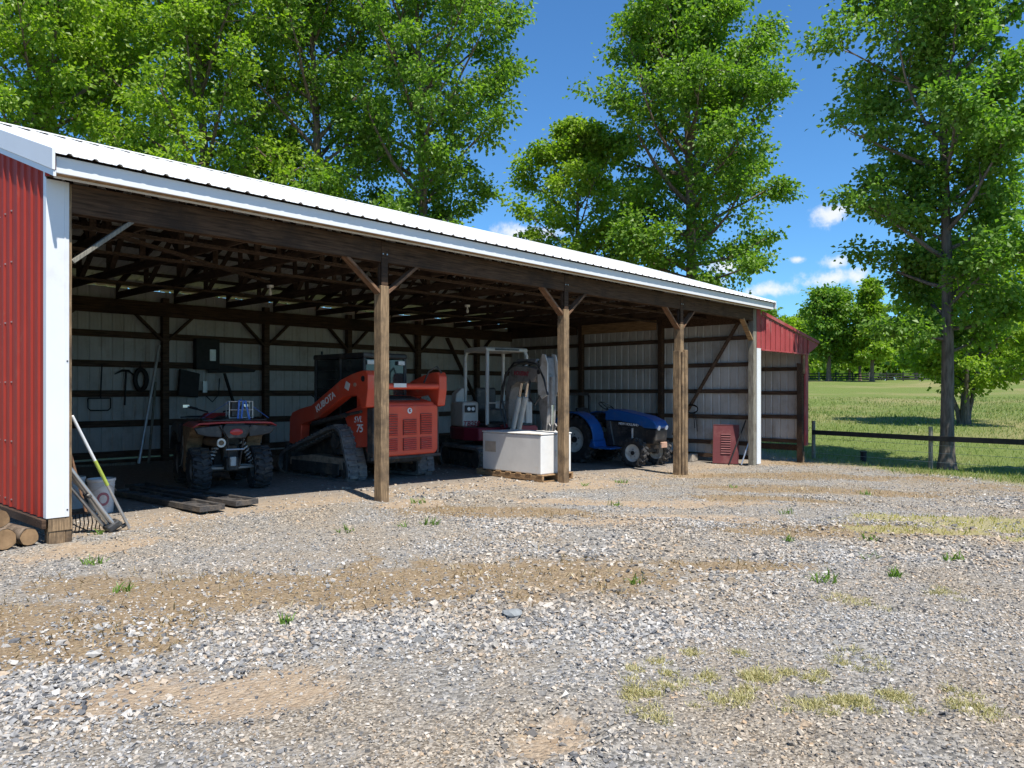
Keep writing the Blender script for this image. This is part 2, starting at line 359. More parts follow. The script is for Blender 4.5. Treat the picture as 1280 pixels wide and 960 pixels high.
# ------------------------------------------------------------------ barn
BAY, BL, BD = 4.064, 16.256, 8.7
ZB, ZS = 3.287, 3.59
EAVE, SLOPE, RIDGE = -.36, .3333, 4.35
def roof_z(v): return 3.755+SLOPE*((v-EAVE) if v <= RIDGE else (2*RIDGE-v-EAVE))
barn = thing('pole_barn', 'long open-front pole barn with red steel gable and white metal roof', 'barn')
def rib_profile(w, pitch=.2286, h=.019):
    xs = [(0,0)]; x = pitch/2
    while x < w-.02:
        xs += [(x-.032,0),(x-.013,h),(x+.013,h),(x+.032,0)]
        for q in (.076, .152):
            if x+q+.01 < w: xs += [(x+q-.012,0),(x+q,.003),(x+q+.012,0)]
        x += pitch
    xs.append((w,0)); xs = sorted(set(xs)); return [p for p in xs if p[0] <= w]
def panel_mesh(name, w, y0, ytop, mats, pitch=.2286, h=.019):
    """ribbed steel sheet, skin outside and inside 3 mm apart; x across, y along, z outward"""
    pr = rib_profile(w, pitch, h); n = len(pr); V = []; F = []; mi = []
    yt = ytop if callable(ytop) else (lambda x: ytop)
    for off in (0, -.003):
        for x, z in pr: V += [(x, y0, z+off), (x, yt(x), z+off)]
    for i in range(n-1):
        a = 2*i; F.append((a, a+2, a+3, a+1)); mi.append(0)
        b = 2*n+2*i; F.append((b, b+1, b+3, b+2)); mi.append(1)
        F.append((a+1, a+3, b+3, b+1)); mi.append(0); F.append((a, b, b+2, a+2)); mi.append(0)
    me = bpy.data.meshes.new(name); me.from_pydata(V, [], F); me.update()
    for m in mats: me.materials.append(m)
    me.polygons.foreach_set('material_index', mi); return me
def place(name, me, O, ex, ey, parent=barn):
    o = bpy.data.objects.new(name, me); COL.objects.link(o); o.parent = parent
    ex = Vector(ex).normalized(); ey = Vector(ey).normalized(); ez = ex.cross(ey)
    Mx = Matrix((ex, ey, ez)).transposed().to_4x4(); Mx.translation = Vector(O); o.matrix_local = Mx
    return o
SH = .9144
# roof sheets (front slope and back slope)
n_sheet = 18; off0 = -.04; RW = (BL+.19)/n_sheet
slope_len = math.hypot(RIDGE-EAVE, (RIDGE-EAVE)*SLOPE)
rs = panel_mesh('roof_panel', RW, 0, slope_len, (M['roof_white'], M['roof_liner']))
for k in range(n_sheet):
    place('roof_panel', rs, (off0+k*RW, EAVE, roof_z(EAVE)), (1,0,0), (0,1,SLOPE))
    place('roof_panel', rs, (off0+(k+1)*RW, 2*RIDGE-EAVE, roof_z(EAVE)), (-1,0,0), (0,-1,SLOPE))
MB().prism([(RIDGE-.24, roof_z(RIDGE-.24)+.024),(RIDGE, roof_z(RIDGE)+.03),(RIDGE+.24, roof_z(RIDGE-.24)+.024),(RIDGE+.24, roof_z(RIDGE-.24)+.028),(RIDGE, roof_z(RIDGE)+.036),(RIDGE-.24, roof_z(RIDGE-.24)+.028)], off0-.02, BL+.17).build('ridge_cap', M['roof_white'], barn)
# eave trim
fz1 = roof_z(EAVE)-.004
MB().bx(-.03, BL+.1, -.30, -.275, ZS-.006, fz1-.008).build('fascia', M['white_steel'], barn, bevel=.003)
MB().bx(-.02, BL+.1, -.274, -.16, ZS-.004, ZS+.012).build('soffit_strip', M['tan_wood'], barn)
MB().bx(-.02, BL+.1, -.158, -.02, ZS+.008, ZS+.022).build('soffit_strip', M['beam_wood'], barn)
MB().bx(.0, BL+.05, -.17, -.145, ZS-.022, ZS-.0045).build('soffit_trim', M['white_steel'], barn)
MB().bx(-.1, BL+.1, BD+.30, BD+.325, ZS, fz1-.012).build('fascia', M['white_steel'], barn)
# rake trim, left and right gable
for u0, u1 in ((-.07,-.042), (BL+.15, BL+.19)):
    for s in (0, 1):
        a = (EAVE-.02, RIDGE); pts = []
        v0, v1 = EAVE+.02, RIDGE
        P = [(v0, roof_z(v0)-.165),(v1, roof_z(v1)-.165),(v1, roof_z(v1)+.04),(v0, roof_z(v0)+.04)]
        if s: P = [(2*RIDGE-a_, b_) for a_, b_ in P]
        MB().prism(P, u0, u1).build('rake_trim', M['white_steel'], barn, bevel=.004)
for s in (0, 1):
    v0, v1 = EAVE+.03, RIDGE
    P = [(v0, roof_z(v0)-.225),(v1, roof_z(v1)-.225),(v1, roof_z(v1)-.169),(v0, roof_z(v0)-.169)]
    if s: P = [(2*RIDGE-a_, b_) for a_, b_ in P]
    MB().prism(P, -.058, -.034).build('rake_soffit', M['white_steel'], barn)
# front beam, one length per bay
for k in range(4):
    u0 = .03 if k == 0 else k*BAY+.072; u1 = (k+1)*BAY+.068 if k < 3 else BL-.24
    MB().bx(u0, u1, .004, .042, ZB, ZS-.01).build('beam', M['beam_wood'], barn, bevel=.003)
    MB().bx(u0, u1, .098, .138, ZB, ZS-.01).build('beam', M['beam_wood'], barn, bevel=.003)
# front posts
def post(u0, u1, v0, v1, z0, z1, m=None, nm='post'): return MB().bx(u0, u1, v0, v1, z0, z1).build(nm, m or M['post_wood'], barn, bevel=.006)
FP = [0.0, BAY, 2*BAY, 3*BAY]
for k in (1, 2, 3):
    u = k*BAY; g = gzf(u, 0)
    post(u, u+.143, -.012, .146, g-.35, 2.96, M['post_wood'])
    post(u+.02, u+.123, .0432, .097, 2.96, ZS+.02, M['beam_wood'], 'post_top')  # top of the post in darker wood, eave shade put into the colour
    post(u+.015, u+.128, -.008, .0035, ZB-.36, ZS-.02, M['beam_wood'], 'splice_board')
    for du in (.035, .105): MB().cyl((u+du, -.0085, ZB+.11), (u+du, -.02, ZB+.11), .011, 8).build('bolt', M['galv'], barn)
    for s in (-1, 1):
        x0 = u-.004 if s < 0 else u+.147
        MB().beam((x0-s*.02, .07, 2.86), (x0+s*.56, .07, ZB+.03), .04, .125, up=(0,1,0)).build('knee_brace', M['brace_wood'], barn, bevel=.003)
# planks strapped round the fourth post
u = 3*BAY; g = gzf(u, 0)
for (a, b, c, d, top) in ((u-.052, u-.004, -.02, .15, 2.38), (u+.005, u+.085, -.062, -.0165, 2.36), (u+.092, u+.2, -.085, -.0165, 2.40)):
    MB().bx(a, b, c, d, g-.1, top).build('plank', M['post_wood'], barn, bevel=.012, seg=2)
# near corner post with white corner trim
post(.004, .15, .0, .146, -.4, ZS, M['post_wood'])
MB().bx(.151, .207, .002, .05, -.3, ZS-.02).build('post_board', M['post_wood'], barn, bevel=.004)
MB().bx(-.026, -.022, -.006, .075, .25, ZS+.2).build('corner_trim', M['white_steel'], barn)
MB().bx(-.026, .175, -.011, -.006, .25, ZS-.008).bx(.175, .178, -.011, .0015, .25, ZS-.008).bx(.135,.147,-.016,-.0112,.25,ZS-.008).build('corner_trim', M['white_steel'], barn, bevel=.0012)
for z in (.32, 1.8): MB().cyl((.161,-.0112,z),(.161,-.016,z),.008,8).build('screw', M['dark_steel'], barn)
MB().bx(-.005, .207, -.008, -.001, .12, .2395).build('skirt_board', M['post_wood'], barn)
# boxed end of the overhang
for u_ in (-.03,):
    me = panel_mesh('overhang_end', .30, 0, lambda x: .17+x*SLOPE*0, (M['red_steel'], M['liner']), pitch=.1)
    place('overhang_end', me, (u_, -.012, ZS+.0), (0,-1,0), (0,0,1))
# right front corner
gr = gzf(BL, 0)
post(15.83, 16.0, -.012, .135, gr-.35, ZS, M['post_grey'])
MB().bx(16.03, BL, -.014, .1, gr+.03, 2.6).build('corner_trim', M['white_steel'], barn, bevel=.003)
MB().bx(16.03, BL, -.012, .1, 2.602, ZS+.1).build('corner_trim', M['maroon_steel'], barn, bevel=.003)
MB().beam((15.82, .06, 2.8), (15.3, .06, ZB+.03), .04, .125, up=(0,1,0)).build('knee_brace', M['tan_wood'], barn, bevel=.003)
MB().beam((.22, .07, 2.80), (.84, .07, ZB+.05), .04, .125, up=(0,1,0)).build('knee_brace', M['post_grey'], barn, bevel=.003)
# back wall
for k in range(7):
    u = -.1+2.44*k if k else .1
    g = gzf(u, BD)
    if k: post(u-.07, u+.07, BD-.2, BD-.06, g-.3, 3.55, M['girt_wood'])
    if k:
        for s in (-1, 1):
            MB().beam((u+s*.06, BD-.13, 2.62), (u+s*.62, BD-.13, 3.16), .04, .12, up=(0,1,0)).build('knee_brace', M['girt_wood'], barn)
MB().bx(.1, BL-.2, BD-.255, BD-.215, 3.13, 3.44).build('beam', M['beam_wood'], barn, bevel=.003)
ns = 18; bw = BL/ns
me = panel_mesh('wall_panel', bw, .1, 3.72, (M['red_steel'], M['liner']))
for k in range(ns):
    place('wall_panel', me, (BL-k*bw, BD, gzf(BL-k*bw, BD)*.5), (-1,0,0), (0,0,1))
for z in (.16,.81,1.45,2.08,2.71):
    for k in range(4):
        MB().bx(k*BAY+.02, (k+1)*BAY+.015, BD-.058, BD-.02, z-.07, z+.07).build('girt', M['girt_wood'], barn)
MB().bx(0, BL, BD-.056, BD-.022, -.35, .05).build('skirt_board', M['girt_wood'], barn)
# gable walls: outside skin toward -u on the left, +u on the right
ng = 9; gw = (BD-.06)/ng
for k in range(ng):
    v0 = .055+k*gw
    def top(x, v0=v0): return roof_z(v0+.0+x)-.03
    def topr(x, v0=v0): return roof_z(v0+gw-x)-.03
    me = panel_mesh('gable_panel', gw, .25, topr, (M['red_steel'], M['liner']))
    place('gable_panel', me, (-.02, v0+gw, 0), (0,-1,0), (0,0,1))
    me = panel_mesh('gable_panel', gw, -.15, top, (M['maroon_steel'], M['liner']))
    place('gable_panel', me, (BL+.0, v0, 0), (0,1,0), (0,0,1))
sc = MB()
for z in (.33,.36+.6,1.6,2.25,2.9,3.45):
    for k in range(36):
        v = .055+.2286*(k+.5)+.057
        if v < BD-.1: sc.box((-.026, v, z), (.012,.014,.014))
tag(sc.build('screws', M['galv'], barn), kind='stuff')
for z in (.36,.95,1.6,2.25,2.9): MB().bx(-.015, .022, .15, BD-.06, z-.07, z+.07).build('girt', M['girt_wood'], barn)
MB().bx(-.06, -.021, .0, BD, .15, .238).build('skirt_board', M['beam_wood'], barn, bevel=.004)
for z in (-.22,.14,.82,1.5,2.2,2.9):
    for a, b in ((.1,2.9),(2.904,5.7),(5.704,BD-.2)):
        MB().bx(BL-.05, BL-.012, a, b, z-.055, z+.055).build('girt', M['girt_wood'], barn)
for v in (2.85, 5.65): post(BL-.2, BL-.055, v-.07, v+.07, gzf(BL,v)-.3, 4.5, M['beam_wood'])
MB().bx(BL-.245, BL-.205, .15, 2.75, 3.25, 3.53).build('header_board', M['beam_wood'], barn, bevel=.003)
MB().bx(BL-.245, BL-.205, 2.95, 5.55, 3.22, 3.50).build('header_board', M['tan_wood'], barn, bevel=.003)
MB().bx(BL-.245, BL-.205, 5.75, BD-.3, 3.22, 3.50).build('header_board', M['beam_wood'], barn, bevel=.003)
MB().beam((BL-.22, .5, 3.28), (BL-.22, 2.4, .3), .04, .14, up=(1,0,0)).build('diagonal_brace', M['girt_wood'], barn)
MB().beam((14.9, BD-.29, .35), (13.1, BD-.29, 3.1), .04, .14, up=(0,1,0)).build('diagonal_brace', M['girt_wood'], barn)
# trusses
NT = 14
def truss(u):
    t = MB(); b = .019; zb, zt = 3.46, 3.6
    t.bx(-b, b, .045, BD-.045, zb, zt)
    for s in (0, 1):
        P = [(.045, 3.604),(.045, roof_z(.045)-.09),(RIDGE, roof_z(RIDGE)-.09),(RIDGE, roof_z(RIDGE)-.235),(.3, roof_z(.3)-.235)]
        if s: P = [(2*RIDGE-a, q) for a, q in P]
        t.prism(P, -b, b)
    return t
tr_me = truss(0).mesh('truss', .003)
web_pts = [((1.45,3.58),(1.45,roof_z(1.45)-.22)),((1.5,3.58),(2.9,roof_z(2.9)-.22)),((2.95,3.58),(2.9,roof_z(2.9)-.24)),((3.0,3.58),(4.32,roof_z(4.3)-.24)),((4.35,3.58),(4.35,roof_z(4.3)-.24))]
webs = []
for (a, b) in web_pts:
    webs.append((a, b))
    if a[0] != 4.35: webs.append(((2*RIDGE-a[0],a[1]),(2*RIDGE-b[0],b[1])))
web_me = [MB().beam((.045, a[0], a[1]), (.045, b[0], b[1]), .03, .09, up=(1,0,0)).mesh('web') for a, b in webs]
for k in range(NT):
    u = .12+1.2192*k*(BL-.3)/(1.2192*(NT-1))
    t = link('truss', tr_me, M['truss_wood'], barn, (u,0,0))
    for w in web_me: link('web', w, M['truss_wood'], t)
for s in (0, 1):
    for k in range(9):
        v = -.05+k*.545; z = roof_z(v)-.05
        if s: v = 2*RIDGE-v
        MB().box((BL/2, v, z), (BL+.1, .09, .038), Matrix.Rotation(math.atan(SLOPE)*(1 if not s else -1), 3, 'X')).build('purlin', M['truss_wood'], barn)
for v in (1.4, 2.9, 5.8): MB().bx(.1, BL-.1, v, v+.09, 3.42, 3.457).build('lateral_brace', M['truss_wood'], barn)
MB().beam((1.2,1.6,3.44),(4.6,3.9,3.44),.09,.035).build('lateral_brace', M['truss_wood'], barn)
MB().bx(4.4, 5.6, .4, .48, 3.40, 3.418).build('lateral_brace', M['tan_wood'], barn)

# ------------------------------------------------------------------ lean-to on the far gable
shed = thing('lean_to_shed', 'small maroon steel lean-to on the end of the white-roofed barn', 'shed', (BL, 0, gr))
def sh(mb, name, m, bevel=0): 
    mb.v = [(a-BL, b, c-gr) for a, b, c in mb.v]; return mb.build(name, m, shed, bevel=bevel)
LU0, LU1 = BL+.004, 19.55
def lean_z(u): return 3.47-(u-BL)*.152
nl = 10; lw = (LU1-.14-LU0)/nl
for k in range(nl):
    u0 = LU0+k*lw
    me = panel_mesh('front_panel', lw, 2.58, lambda x, u0=u0: lean_z(u0+x)-.015, (M['maroon_steel'], M['liner']), pitch=.165, h=.014)
    o = place('front_panel', me, (u0-BL, -.02, -gr), (1,0,0), (0,0,1), shed)
sh(MB().bx(LU0, LU1-.1, -.045, -.01, 2.545, 2.578), 'header_trim', M['maroon_steel'], .003)
sh(MB().prism([(LU0,lean_z(LU0)+.012),(LU1+.62,lean_z(LU1+.62)+.012),(LU1+.62,lean_z(LU1+.62)+.10),(LU0,lean_z(LU0)+.10)], -.058, -.032, 'xz'), 'rake_trim', M['maroon_steel'], .003)
rl = math.hypot(LU1+.6-LU0, .152*(LU1+.6-LU0))
rm = panel_mesh('roof_panel', .92, 0, rl, (M['maroon_steel'], M['liner']))
for k in range(9):
    place('roof_panel', rm, (LU1+.6-BL, -.03+(k)*.92, lean_z(LU1+.6)+.03-gr), (0,1,0), (-1,0,.152), shed)
sh(MB().prism([(LU1-.14,2.58),(LU1+.58,lean_z(LU1+.58)-.04),(LU1+.58,lean_z(LU1+.58)+.01),(LU1-.14,lean_z(LU1-.14)-.02)], -.03,-.01,'xz'), 'eave_closure', M['maroon_steel'])
sh(MB().bx(LU1-.5, LU1-.345, .02, .17, -.9, 2.3), 'post', M['beam_wood'], .005)
sh(MB().bx(LU1-.48, LU1-.37, -.02, .018, 2.0, 2.54), 'post_board', M['post_wood'], .005)
sh(MB().bx(LU1-.34, LU1-.30, -.02, .1, -.06, 2.54), 'corner_trim', M['maroon_steel'], .003)
sh(MB().bx(LU1-.299, LU1-.13, -.021, -.016, -.06, 2.54), 'corner_trim', M['maroon_steel'], .002)
sw = panel_mesh('side_panel', .92, .0, lean_z(LU1-.15)-.05, (M['maroon_steel'], M['liner']))
for k in range(9): place('side_panel', sw, (LU1-.135-BL, .02+k*.92, -gr), (0,1,0), (0,0,1), shed)
for z in (.05,.75,1.45,2.15): sh(MB().bx(LU1-.18, LU1-.145, .12, 8.3, z-.055, z+.055), 'girt', M['girt_wood'])
sh(MB().bx(LU1-.2, LU1-.14, .1, 1.6, -.22, -.05), 'skirt_board', M['beam_wood'], .004)
sh(MB().bx(LU1-.2, LU1-.14, 1.605, 4.6, -.24, -.07), 'skirt_board', M['tan_wood'], .004)
sh(MB().bx(LU1-.45, LU1-.33, .0, .12, -.95, -.225), 'post_foot', M['post_wood'], .005)
for k in range(6): sh(MB().beam((LU0, .4+k*1.5, lean_z(LU0)-.1), (LU1+.5, .4+k*1.5, lean_z(LU1+.5)-.1), .04, .13), 'rafter', M['girt_wood'])
# ------------------------------------------------------------------ machines
M['tyre'] = mat('tyre', (.03,.03,.032), .75, 0, .3, 9, bump=.15, dust=(.11,.095,.075), dust_amt=.35, dust_scale=5)
M['rubber_track'] = mat('rubber_track', (.115,.115,.118), .75, 0, .3, 9, dust=(.24,.21,.18), dust_amt=.6, dust_scale=5)
M['dusty_iron'] = mat('dusty_iron', (.05,.048,.046), .8, .1, .3, 7, dust=(.2,.145,.1), dust_amt=.35, dust_scale=4)
M['dust_plate'] = mat('dust_plate', (.34,.25,.18), .9, 0, .25, 8, dust=(.1,.075,.06), dust_amt=.5)
M['orange'] = mat('orange', (.66,.075,.035), .45, 0, .06, 3, coat=.2, dust=(.5,.15,.09), dust_amt=.22, dust_scale=2.5)
M['black_plastic'] = mat('black_plastic', (.026,.026,.028), .45, 0, .2, 6, dust=(.14,.125,.105), dust_amt=.35, dust_scale=4)
M['glass_dark'] = mat('glass_dark', (.02,.028,.03), .08, 0, .1, 2, spec=.8, dust=(.07,.07,.065), dust_amt=.25, dust_scale=3)
M['white_paint'] = mat('white_paint', (.75,.75,.73), .45, 0, .05, 4)
M['mud'] = mat('mud', (.28,.19,.11), .95, 0, .3, 9, dust=(.1,.07,.045), dust_amt=.35, dust_scale=6)
M['atv_red'] = mat('atv_red', (.38,.025,.03), .35, 0, .08, 3, dust=(.25,.12,.1), dust_amt=.3, dust_scale=4)
M['lamp_red'] = mat('lamp_red', (.5,.03,.03), .2, 0, .1, 20)
M['blue_strap'] = mat('blue_strap', (.05,.15,.5), .6, 0, .1, 20)
M['spring'] = mat('spring', (.55,.55,.54), .4, .5, .1, 10, dust=(.2,.16,.12), dust_amt=.3)
M['muffler'] = mat('muffler', (.2,.14,.09), .7, .4, .25, 9)
M['ex_white'] = mat('ex_white', (.56,.55,.52), .5, 0, .1, 3, dust=(.3,.26,.21), dust_amt=.35, dust_scale=3)
M['ex_red'] = mat('ex_red', (.2,.012,.03), .45, 0, .1, 3, dust=(.2,.1,.08), dust_amt=.3)
M['ex_grey'] = mat('ex_grey', (.25,.235,.22), .6, 0, .2, 5, dust=(.08,.065,.05), dust_amt=.5, dust_scale=5)
M['chrome'] = mat('chrome', (.7,.7,.7), .2, 1, .05, 5)
M['tr_blue'] = mat('tr_blue', (.015,.1,.34), .35, 0, .08, 3, coat=.2, dust=(.1,.13,.2), dust_amt=.2, dust_scale=3)
M['rim_white'] = mat('rim_white', (.62,.61,.57), .5, 0, .06, 6, dust=(.35,.3,.24), dust_amt=.3, dust_scale=8)
M['grey_rim'] = mat('grey_rim', (.25,.25,.25), .45, .5, .1, 6, dust=(.2,.16,.12), dust_amt=.3)
M['headlight'] = mat('headlight', (.8,.82,.85), .15, 0, .03, 20)
M['plate'] = mat('plate', (.4,.24,.17), .7, 0, .2, 9)
M['text_white'] = mat('text_white', (.85,.85,.84), .5, 0, .02, 5)
M['text_red'] = mat('text_red', (.3,.02,.04), .5, 0, .05, 5)

def wheel(parent, c, r, w, rim_r, tm, rm, side, lugs=22, lug_h=.02, chevron=.35, hub=None, hollow=.35, n=28):
    """wheel > tyre, rim; axis along x, side = which way the rim dish faces"""
    root = bpy.data.objects.new('wheel', None); COL.objects.link(root); root.parent = parent; root.location = c; root.empty_display_size = .1
    h = w/2; ri = rim_r
    t = MB().lathe([(ri,-h*.8),(ri+.25*(r-ri),-h*.98),(r-.35*(r-ri),-h),(r-.06,-h*.86),(r-.02,-h*.6),(r-.015,0),(r-.02,h*.6),(r-.06,h*.86),(r-.35*(r-ri),h),(ri+.25*(r-ri),h*.98),(ri,h*.8)], (0,0,0), 'x', n)
    for k in range(lugs):
        for s in (-1, 1):
            a = 2*math.pi*(k+(.5 if s > 0 else 0))/lugs
            R = Matrix.Rotation(a, 3, 'X') @ Matrix.Rotation(chevron*s, 3, 'Z')
            t.box(Matrix.Rotation(a, 3, 'X') @ Vector((s*h*.48, 0, r-.012)), (h*.98, 2*math.pi*r/lugs*.42, lug_h*1.6), R)
            t.box(Matrix.Rotation(a, 3, 'X') @ Vector((s*h*.95, s*0.0, r-.055)), (h*.16, 2*math.pi*r/lugs*.4, .075), Matrix.Rotation(a, 3, 'X'))
    t.build('tyre', tm, root, smooth=False)
    d = h*.75*side; i = d*(1-hollow)
    rp = [(.0, i),(rim_r*.35, i),(rim_r*.5, i-.01*side),(rim_r*.78, i-.012*side),(rim_r*.86, d*.8),(rim_r*.93, d),(rim_r*1.02, d),(rim_r*1.01, -d),(rim_r*.9,-d),(rim_r*.84,-d*.5),(.0,-d*.4)]
    rim = MB().lathe(rp, (0,0,0), 'x', n, closed=False).build('rim', rm, root, smooth=True)
    for k in range(5):
        a = 2*math.pi*k/5+.3; MB().cyl((i, rim_r*.42*math.cos(a), rim_r*.42*math.sin(a)), (i+.012*side, rim_r*.42*math.cos(a), rim_r*.42*math.sin(a)), rim_r*.05, 6).build('lug_nut', M['dark_steel'], root)
    MB().cyl((i-.01*side,0,0), (i+.03*side,0,0), rim_r*.24, 14).build('hub', hub or M['dark_steel'], root)
    return root

# ---- quad bike
def spring_pts(p, q, r, turns, n=12):
    p = Vector(p); q = Vector(q); d = (q-p); x = d.cross(Vector((0,1,0))).normalized(); y = d.normalized().cross(x); out = []
    for k in range(turns*n+1):
        a = 2*math.pi*k/n; out.append(p+d*k/(turns*n)+(x*math.cos(a)+y*math.sin(a))*r)
    return out
def build_atv():
    loc = (3.24, 2.66); t = thing('quad_bike', 'muddy red quad bike with round red tail lamp and knobbly tyres', 'quad bike', (loc[0], loc[1], gzf(*loc)+.005), math.radians(-14.5))
    for x, s in ((-.445,-1),(.445,1)): wheel(t, (x,0,.325), .325, .26, .165, M['tyre'], M['grey_rim'], s, 18, .022)
    for x, s in ((-.44,-1),(.44,1)): wheel(t, (x,1.28,.32), .32, .22, .165, M['tyre'], M['grey_rim'], s, 18, .022)
    # rear fender: red deck with a turned-down rim, black flaps under it
    deck = [(-.6,.985),(-.52,1.035),(-.2,1.05),(.2,1.05),(.52,1.035),(.6,.985),(.6,.965),(.52,1.008),(.2,1.022),(-.2,1.022),(-.52,1.008),(-.6,.965)]
    MB().prism(deck, -.42, .42, 'xz').build('rear_fender', M['atv_red'], t, bevel=.006)
    for s in (-1, 1):
        MB().prism([(s*.18,1.0),(s*.585,.962),(s*.53,.87),(s*.40,.835),(s*.2,.815)], -.40, -.33, 'xz').build('rear_flap', M['black_plastic'], t, bevel=.012, seg=2)
        arch = [(-.05,.98)]+[(-.05+.42*math.cos(a)+.05, .40+.46*math.sin(a)) for a in [math.radians(x) for x in (75,55,35,18,0,-18)]]+[(.52,.25),(.60,.25),(.60,.97)]
        MB().prism(arch, s*.33, s*.56, 'yz').build('inner_fender', M['mud'], t, bevel=.008)
        MB().tube(spring_pts((s*.17,-.03,.74),(s*.325,-.05,.40),.042,7), .011, 6).build('shock_spring', M['spring'], t)
        MB().cyl((s*.16,-.03,.78),(s*.34,-.05,.37),.019,8).build('shock', M['dark_steel'], t)
        MB().beam((s*.09,-.04,.33),(s*.40,-.03,.34),.08,.04).beam((s*.09,.1,.36),(s*.40,.0,.35),.05,.035).build('rear_arm', M['grey_rim'], t, bevel=.006)
        MB().beam((s*.235,-.43,1.0),(s*.125,-.40,.80),.028,.028).beam((s*.12,-.38,.82),(s*.07,-.30,.36),.026,.026).build('bumper_bar', M['black_plastic'], t, bevel=.005)
        MB().prism([(.60,.28),(1.02,.28),(1.02,.5),(.95,.96),(.60,.97)], s*.48, s*.53, 'yz').build('footwell', M['black_plastic'], t, bevel=.01)
        fa = [(.9,.98)]+[(1.28+.43*math.cos(a), .36+.50*math.sin(a)) for a in [math.radians(x) for x in (140,115,90,65,40,20)]]+[(1.74,.56),(1.62,.90),(1.28,1.0)]
        MB().prism(fa, s*.3, s*.58, 'yz').build('front_fender', M['black_plastic'], t, bevel=.01)
        MB().cyl((s*.12,.98,1.16),(s*.40,.84,1.24),.014,8).build('handlebar', M['dark_steel'], t)
        MB().cyl((s*.30,.885,1.215),(s*.42,.82,1.245),.022,8).build('grip', M['black_plastic'], t)
        MB().box((s*.46,.92,1.26),(.11,.02,.06)).build('mirror', M['chrome'], t, bevel=.008)
    MB().box((-.535,.72,.72),(.006,.09,.16)).build('sticker', M['white_paint'], t)
    MB().tube([(-.536,.58,.9),(-.56,.62,.5),(-.56,.78,.33),(-.55,.98,.3)], .008, 6).build('cable', M['spring'], t)
    MB().prism([(-.17,1.0),(.17,1.0),(.20,.94),(.12,.80),(-.12,.80),(-.20,.94)], -.445,-.40,'xz').build('tail_frame', M['black_plastic'], t, bevel=.012, seg=2)
    lamp = MB().lathe([(0,-.004),(.5,-.003),(.85,0),(1,.01)], (0,0,0), 'y', 20, closed=False); lamp.v = [(a*.098,-.452+b,.895+c*.052) for a, b, c in lamp.v]; lamp.build('tail_lamp', M['lamp_red'], t, smooth=True)
    MB().cyl((-.20,-.36,.735),(-.30,.1,.74),.07,16).build('muffler', M['muffler'], t, smooth=True)
    MB().lathe([(.066,-.012),(.04,-.012),(.036,.02),(.066,.0)], (-.2,-.36,.735), 'y', 16).build('tail_pipe', M['spring'], t)
    MB().box((0,-.1,.40),(.18,.22,.2)).box((0,.05,.55),(.2,.2,.25)).build('axle_housing', M['dusty_iron'], t, bevel=.02, seg=2)
    MB().cyl((-.13,-.36,.63),(.13,-.36,.63),.013,8).build('hitch_bar', M['galv'], t)
    MB().box((0,-.22,.44),(.09,.04,.14)).build('hitch', M['ex_white'], t, bevel=.008)
    MB().bx(-.3,.3,.05,1.3,.26,.34).bx(-.2,.2,.2,1.1,.34,.8).build('frame', M['dark_steel'], t, bevel=.02)
    MB().prism([(-.38,1.05),(-.3,1.10),(.2,1.12),(.55,1.06),(.75,.97),(.75,.9),(-.38,.95)], -.15,.15,'yz').build('seat', M['black_plastic'], t, bevel=.03, seg=2)
    MB().prism([(.72,.9),(.78,1.08),(1.0,1.15),(1.35,1.08),(1.55,.95),(1.55,.6),(.72,.7)], -.18,.18,'yz').build('fuel_tank', M['atv_red'], t, bevel=.03, seg=2)
    rk = MB()
    for x in (-.4,-.2,0,.2,.4): rk.tube([(x,-.38,1.065),(x,.25,1.075)], .009, 6)
    rk.tube([(-.45,-.39,1.068),(.45,-.39,1.068),(.47,.26,1.075),(-.47,.26,1.075)], .011, 6, closed=True); rk.build('rear_rack', M['dark_steel'], t)
    fr = MB().tube([(-.4,1.15,1.09),(.4,1.15,1.09),(.42,1.65,1.06),(-.42,1.65,1.06)], .011, 6, closed=True)
    for x in (-.2,0,.2): fr.tube([(x,1.15,1.09),(x,1.65,1.06)], .008, 6)
    fr.build('front_rack', M['dark_steel'], t)
    # crate tied on the rack
    k = thing('wire_crate', 'small wire crate tied with blue straps on the rear rack of the quad bike', 'crate', t.matrix_basis @ Vector((.1,-.2,1.09)), math.radians(-14.5))
    for x in (-.17,.17):
        for y in (-.1,.1): MB().cyl((x,y,0),(x,y,.26),.008,6).build('upright', M['spring'], k)
    for z in (.01,.13,.255): MB().tube([(-.17,-.1,z),(.17,-.1,z),(.17,.1,z),(-.17,.1,z)], .006, 6, closed=True).build('wire_hoop', M['spring'], k)
    for a, b in (((-.05,-.115,-.03),(-.03,-.115,.27)),((.0,-.116,.0),(.03,-.116,.27)),((.12,-.115,-.02),(.06,-.115,.27)),((-.03,-.11,.27),(.06,.1,.27))):
        MB().beam(a, b, .026, .004, up=(0,1,0)).build('strap', M['blue_strap'], k)
    MB().beam((-.17,-.09,.25),(-.52,.05,.01),.022,.005).build('strap', M['blue_strap'], k)
    MB().beam((.17,-.09,.18),(.42,-.05,.0),.022,.005).build('strap', M['blue_strap'], k)
    MB().box((-.08,.02,.14),(.1,.12,.24)).build('can', M['black_plastic'], k, bevel=.01)
build_atv()

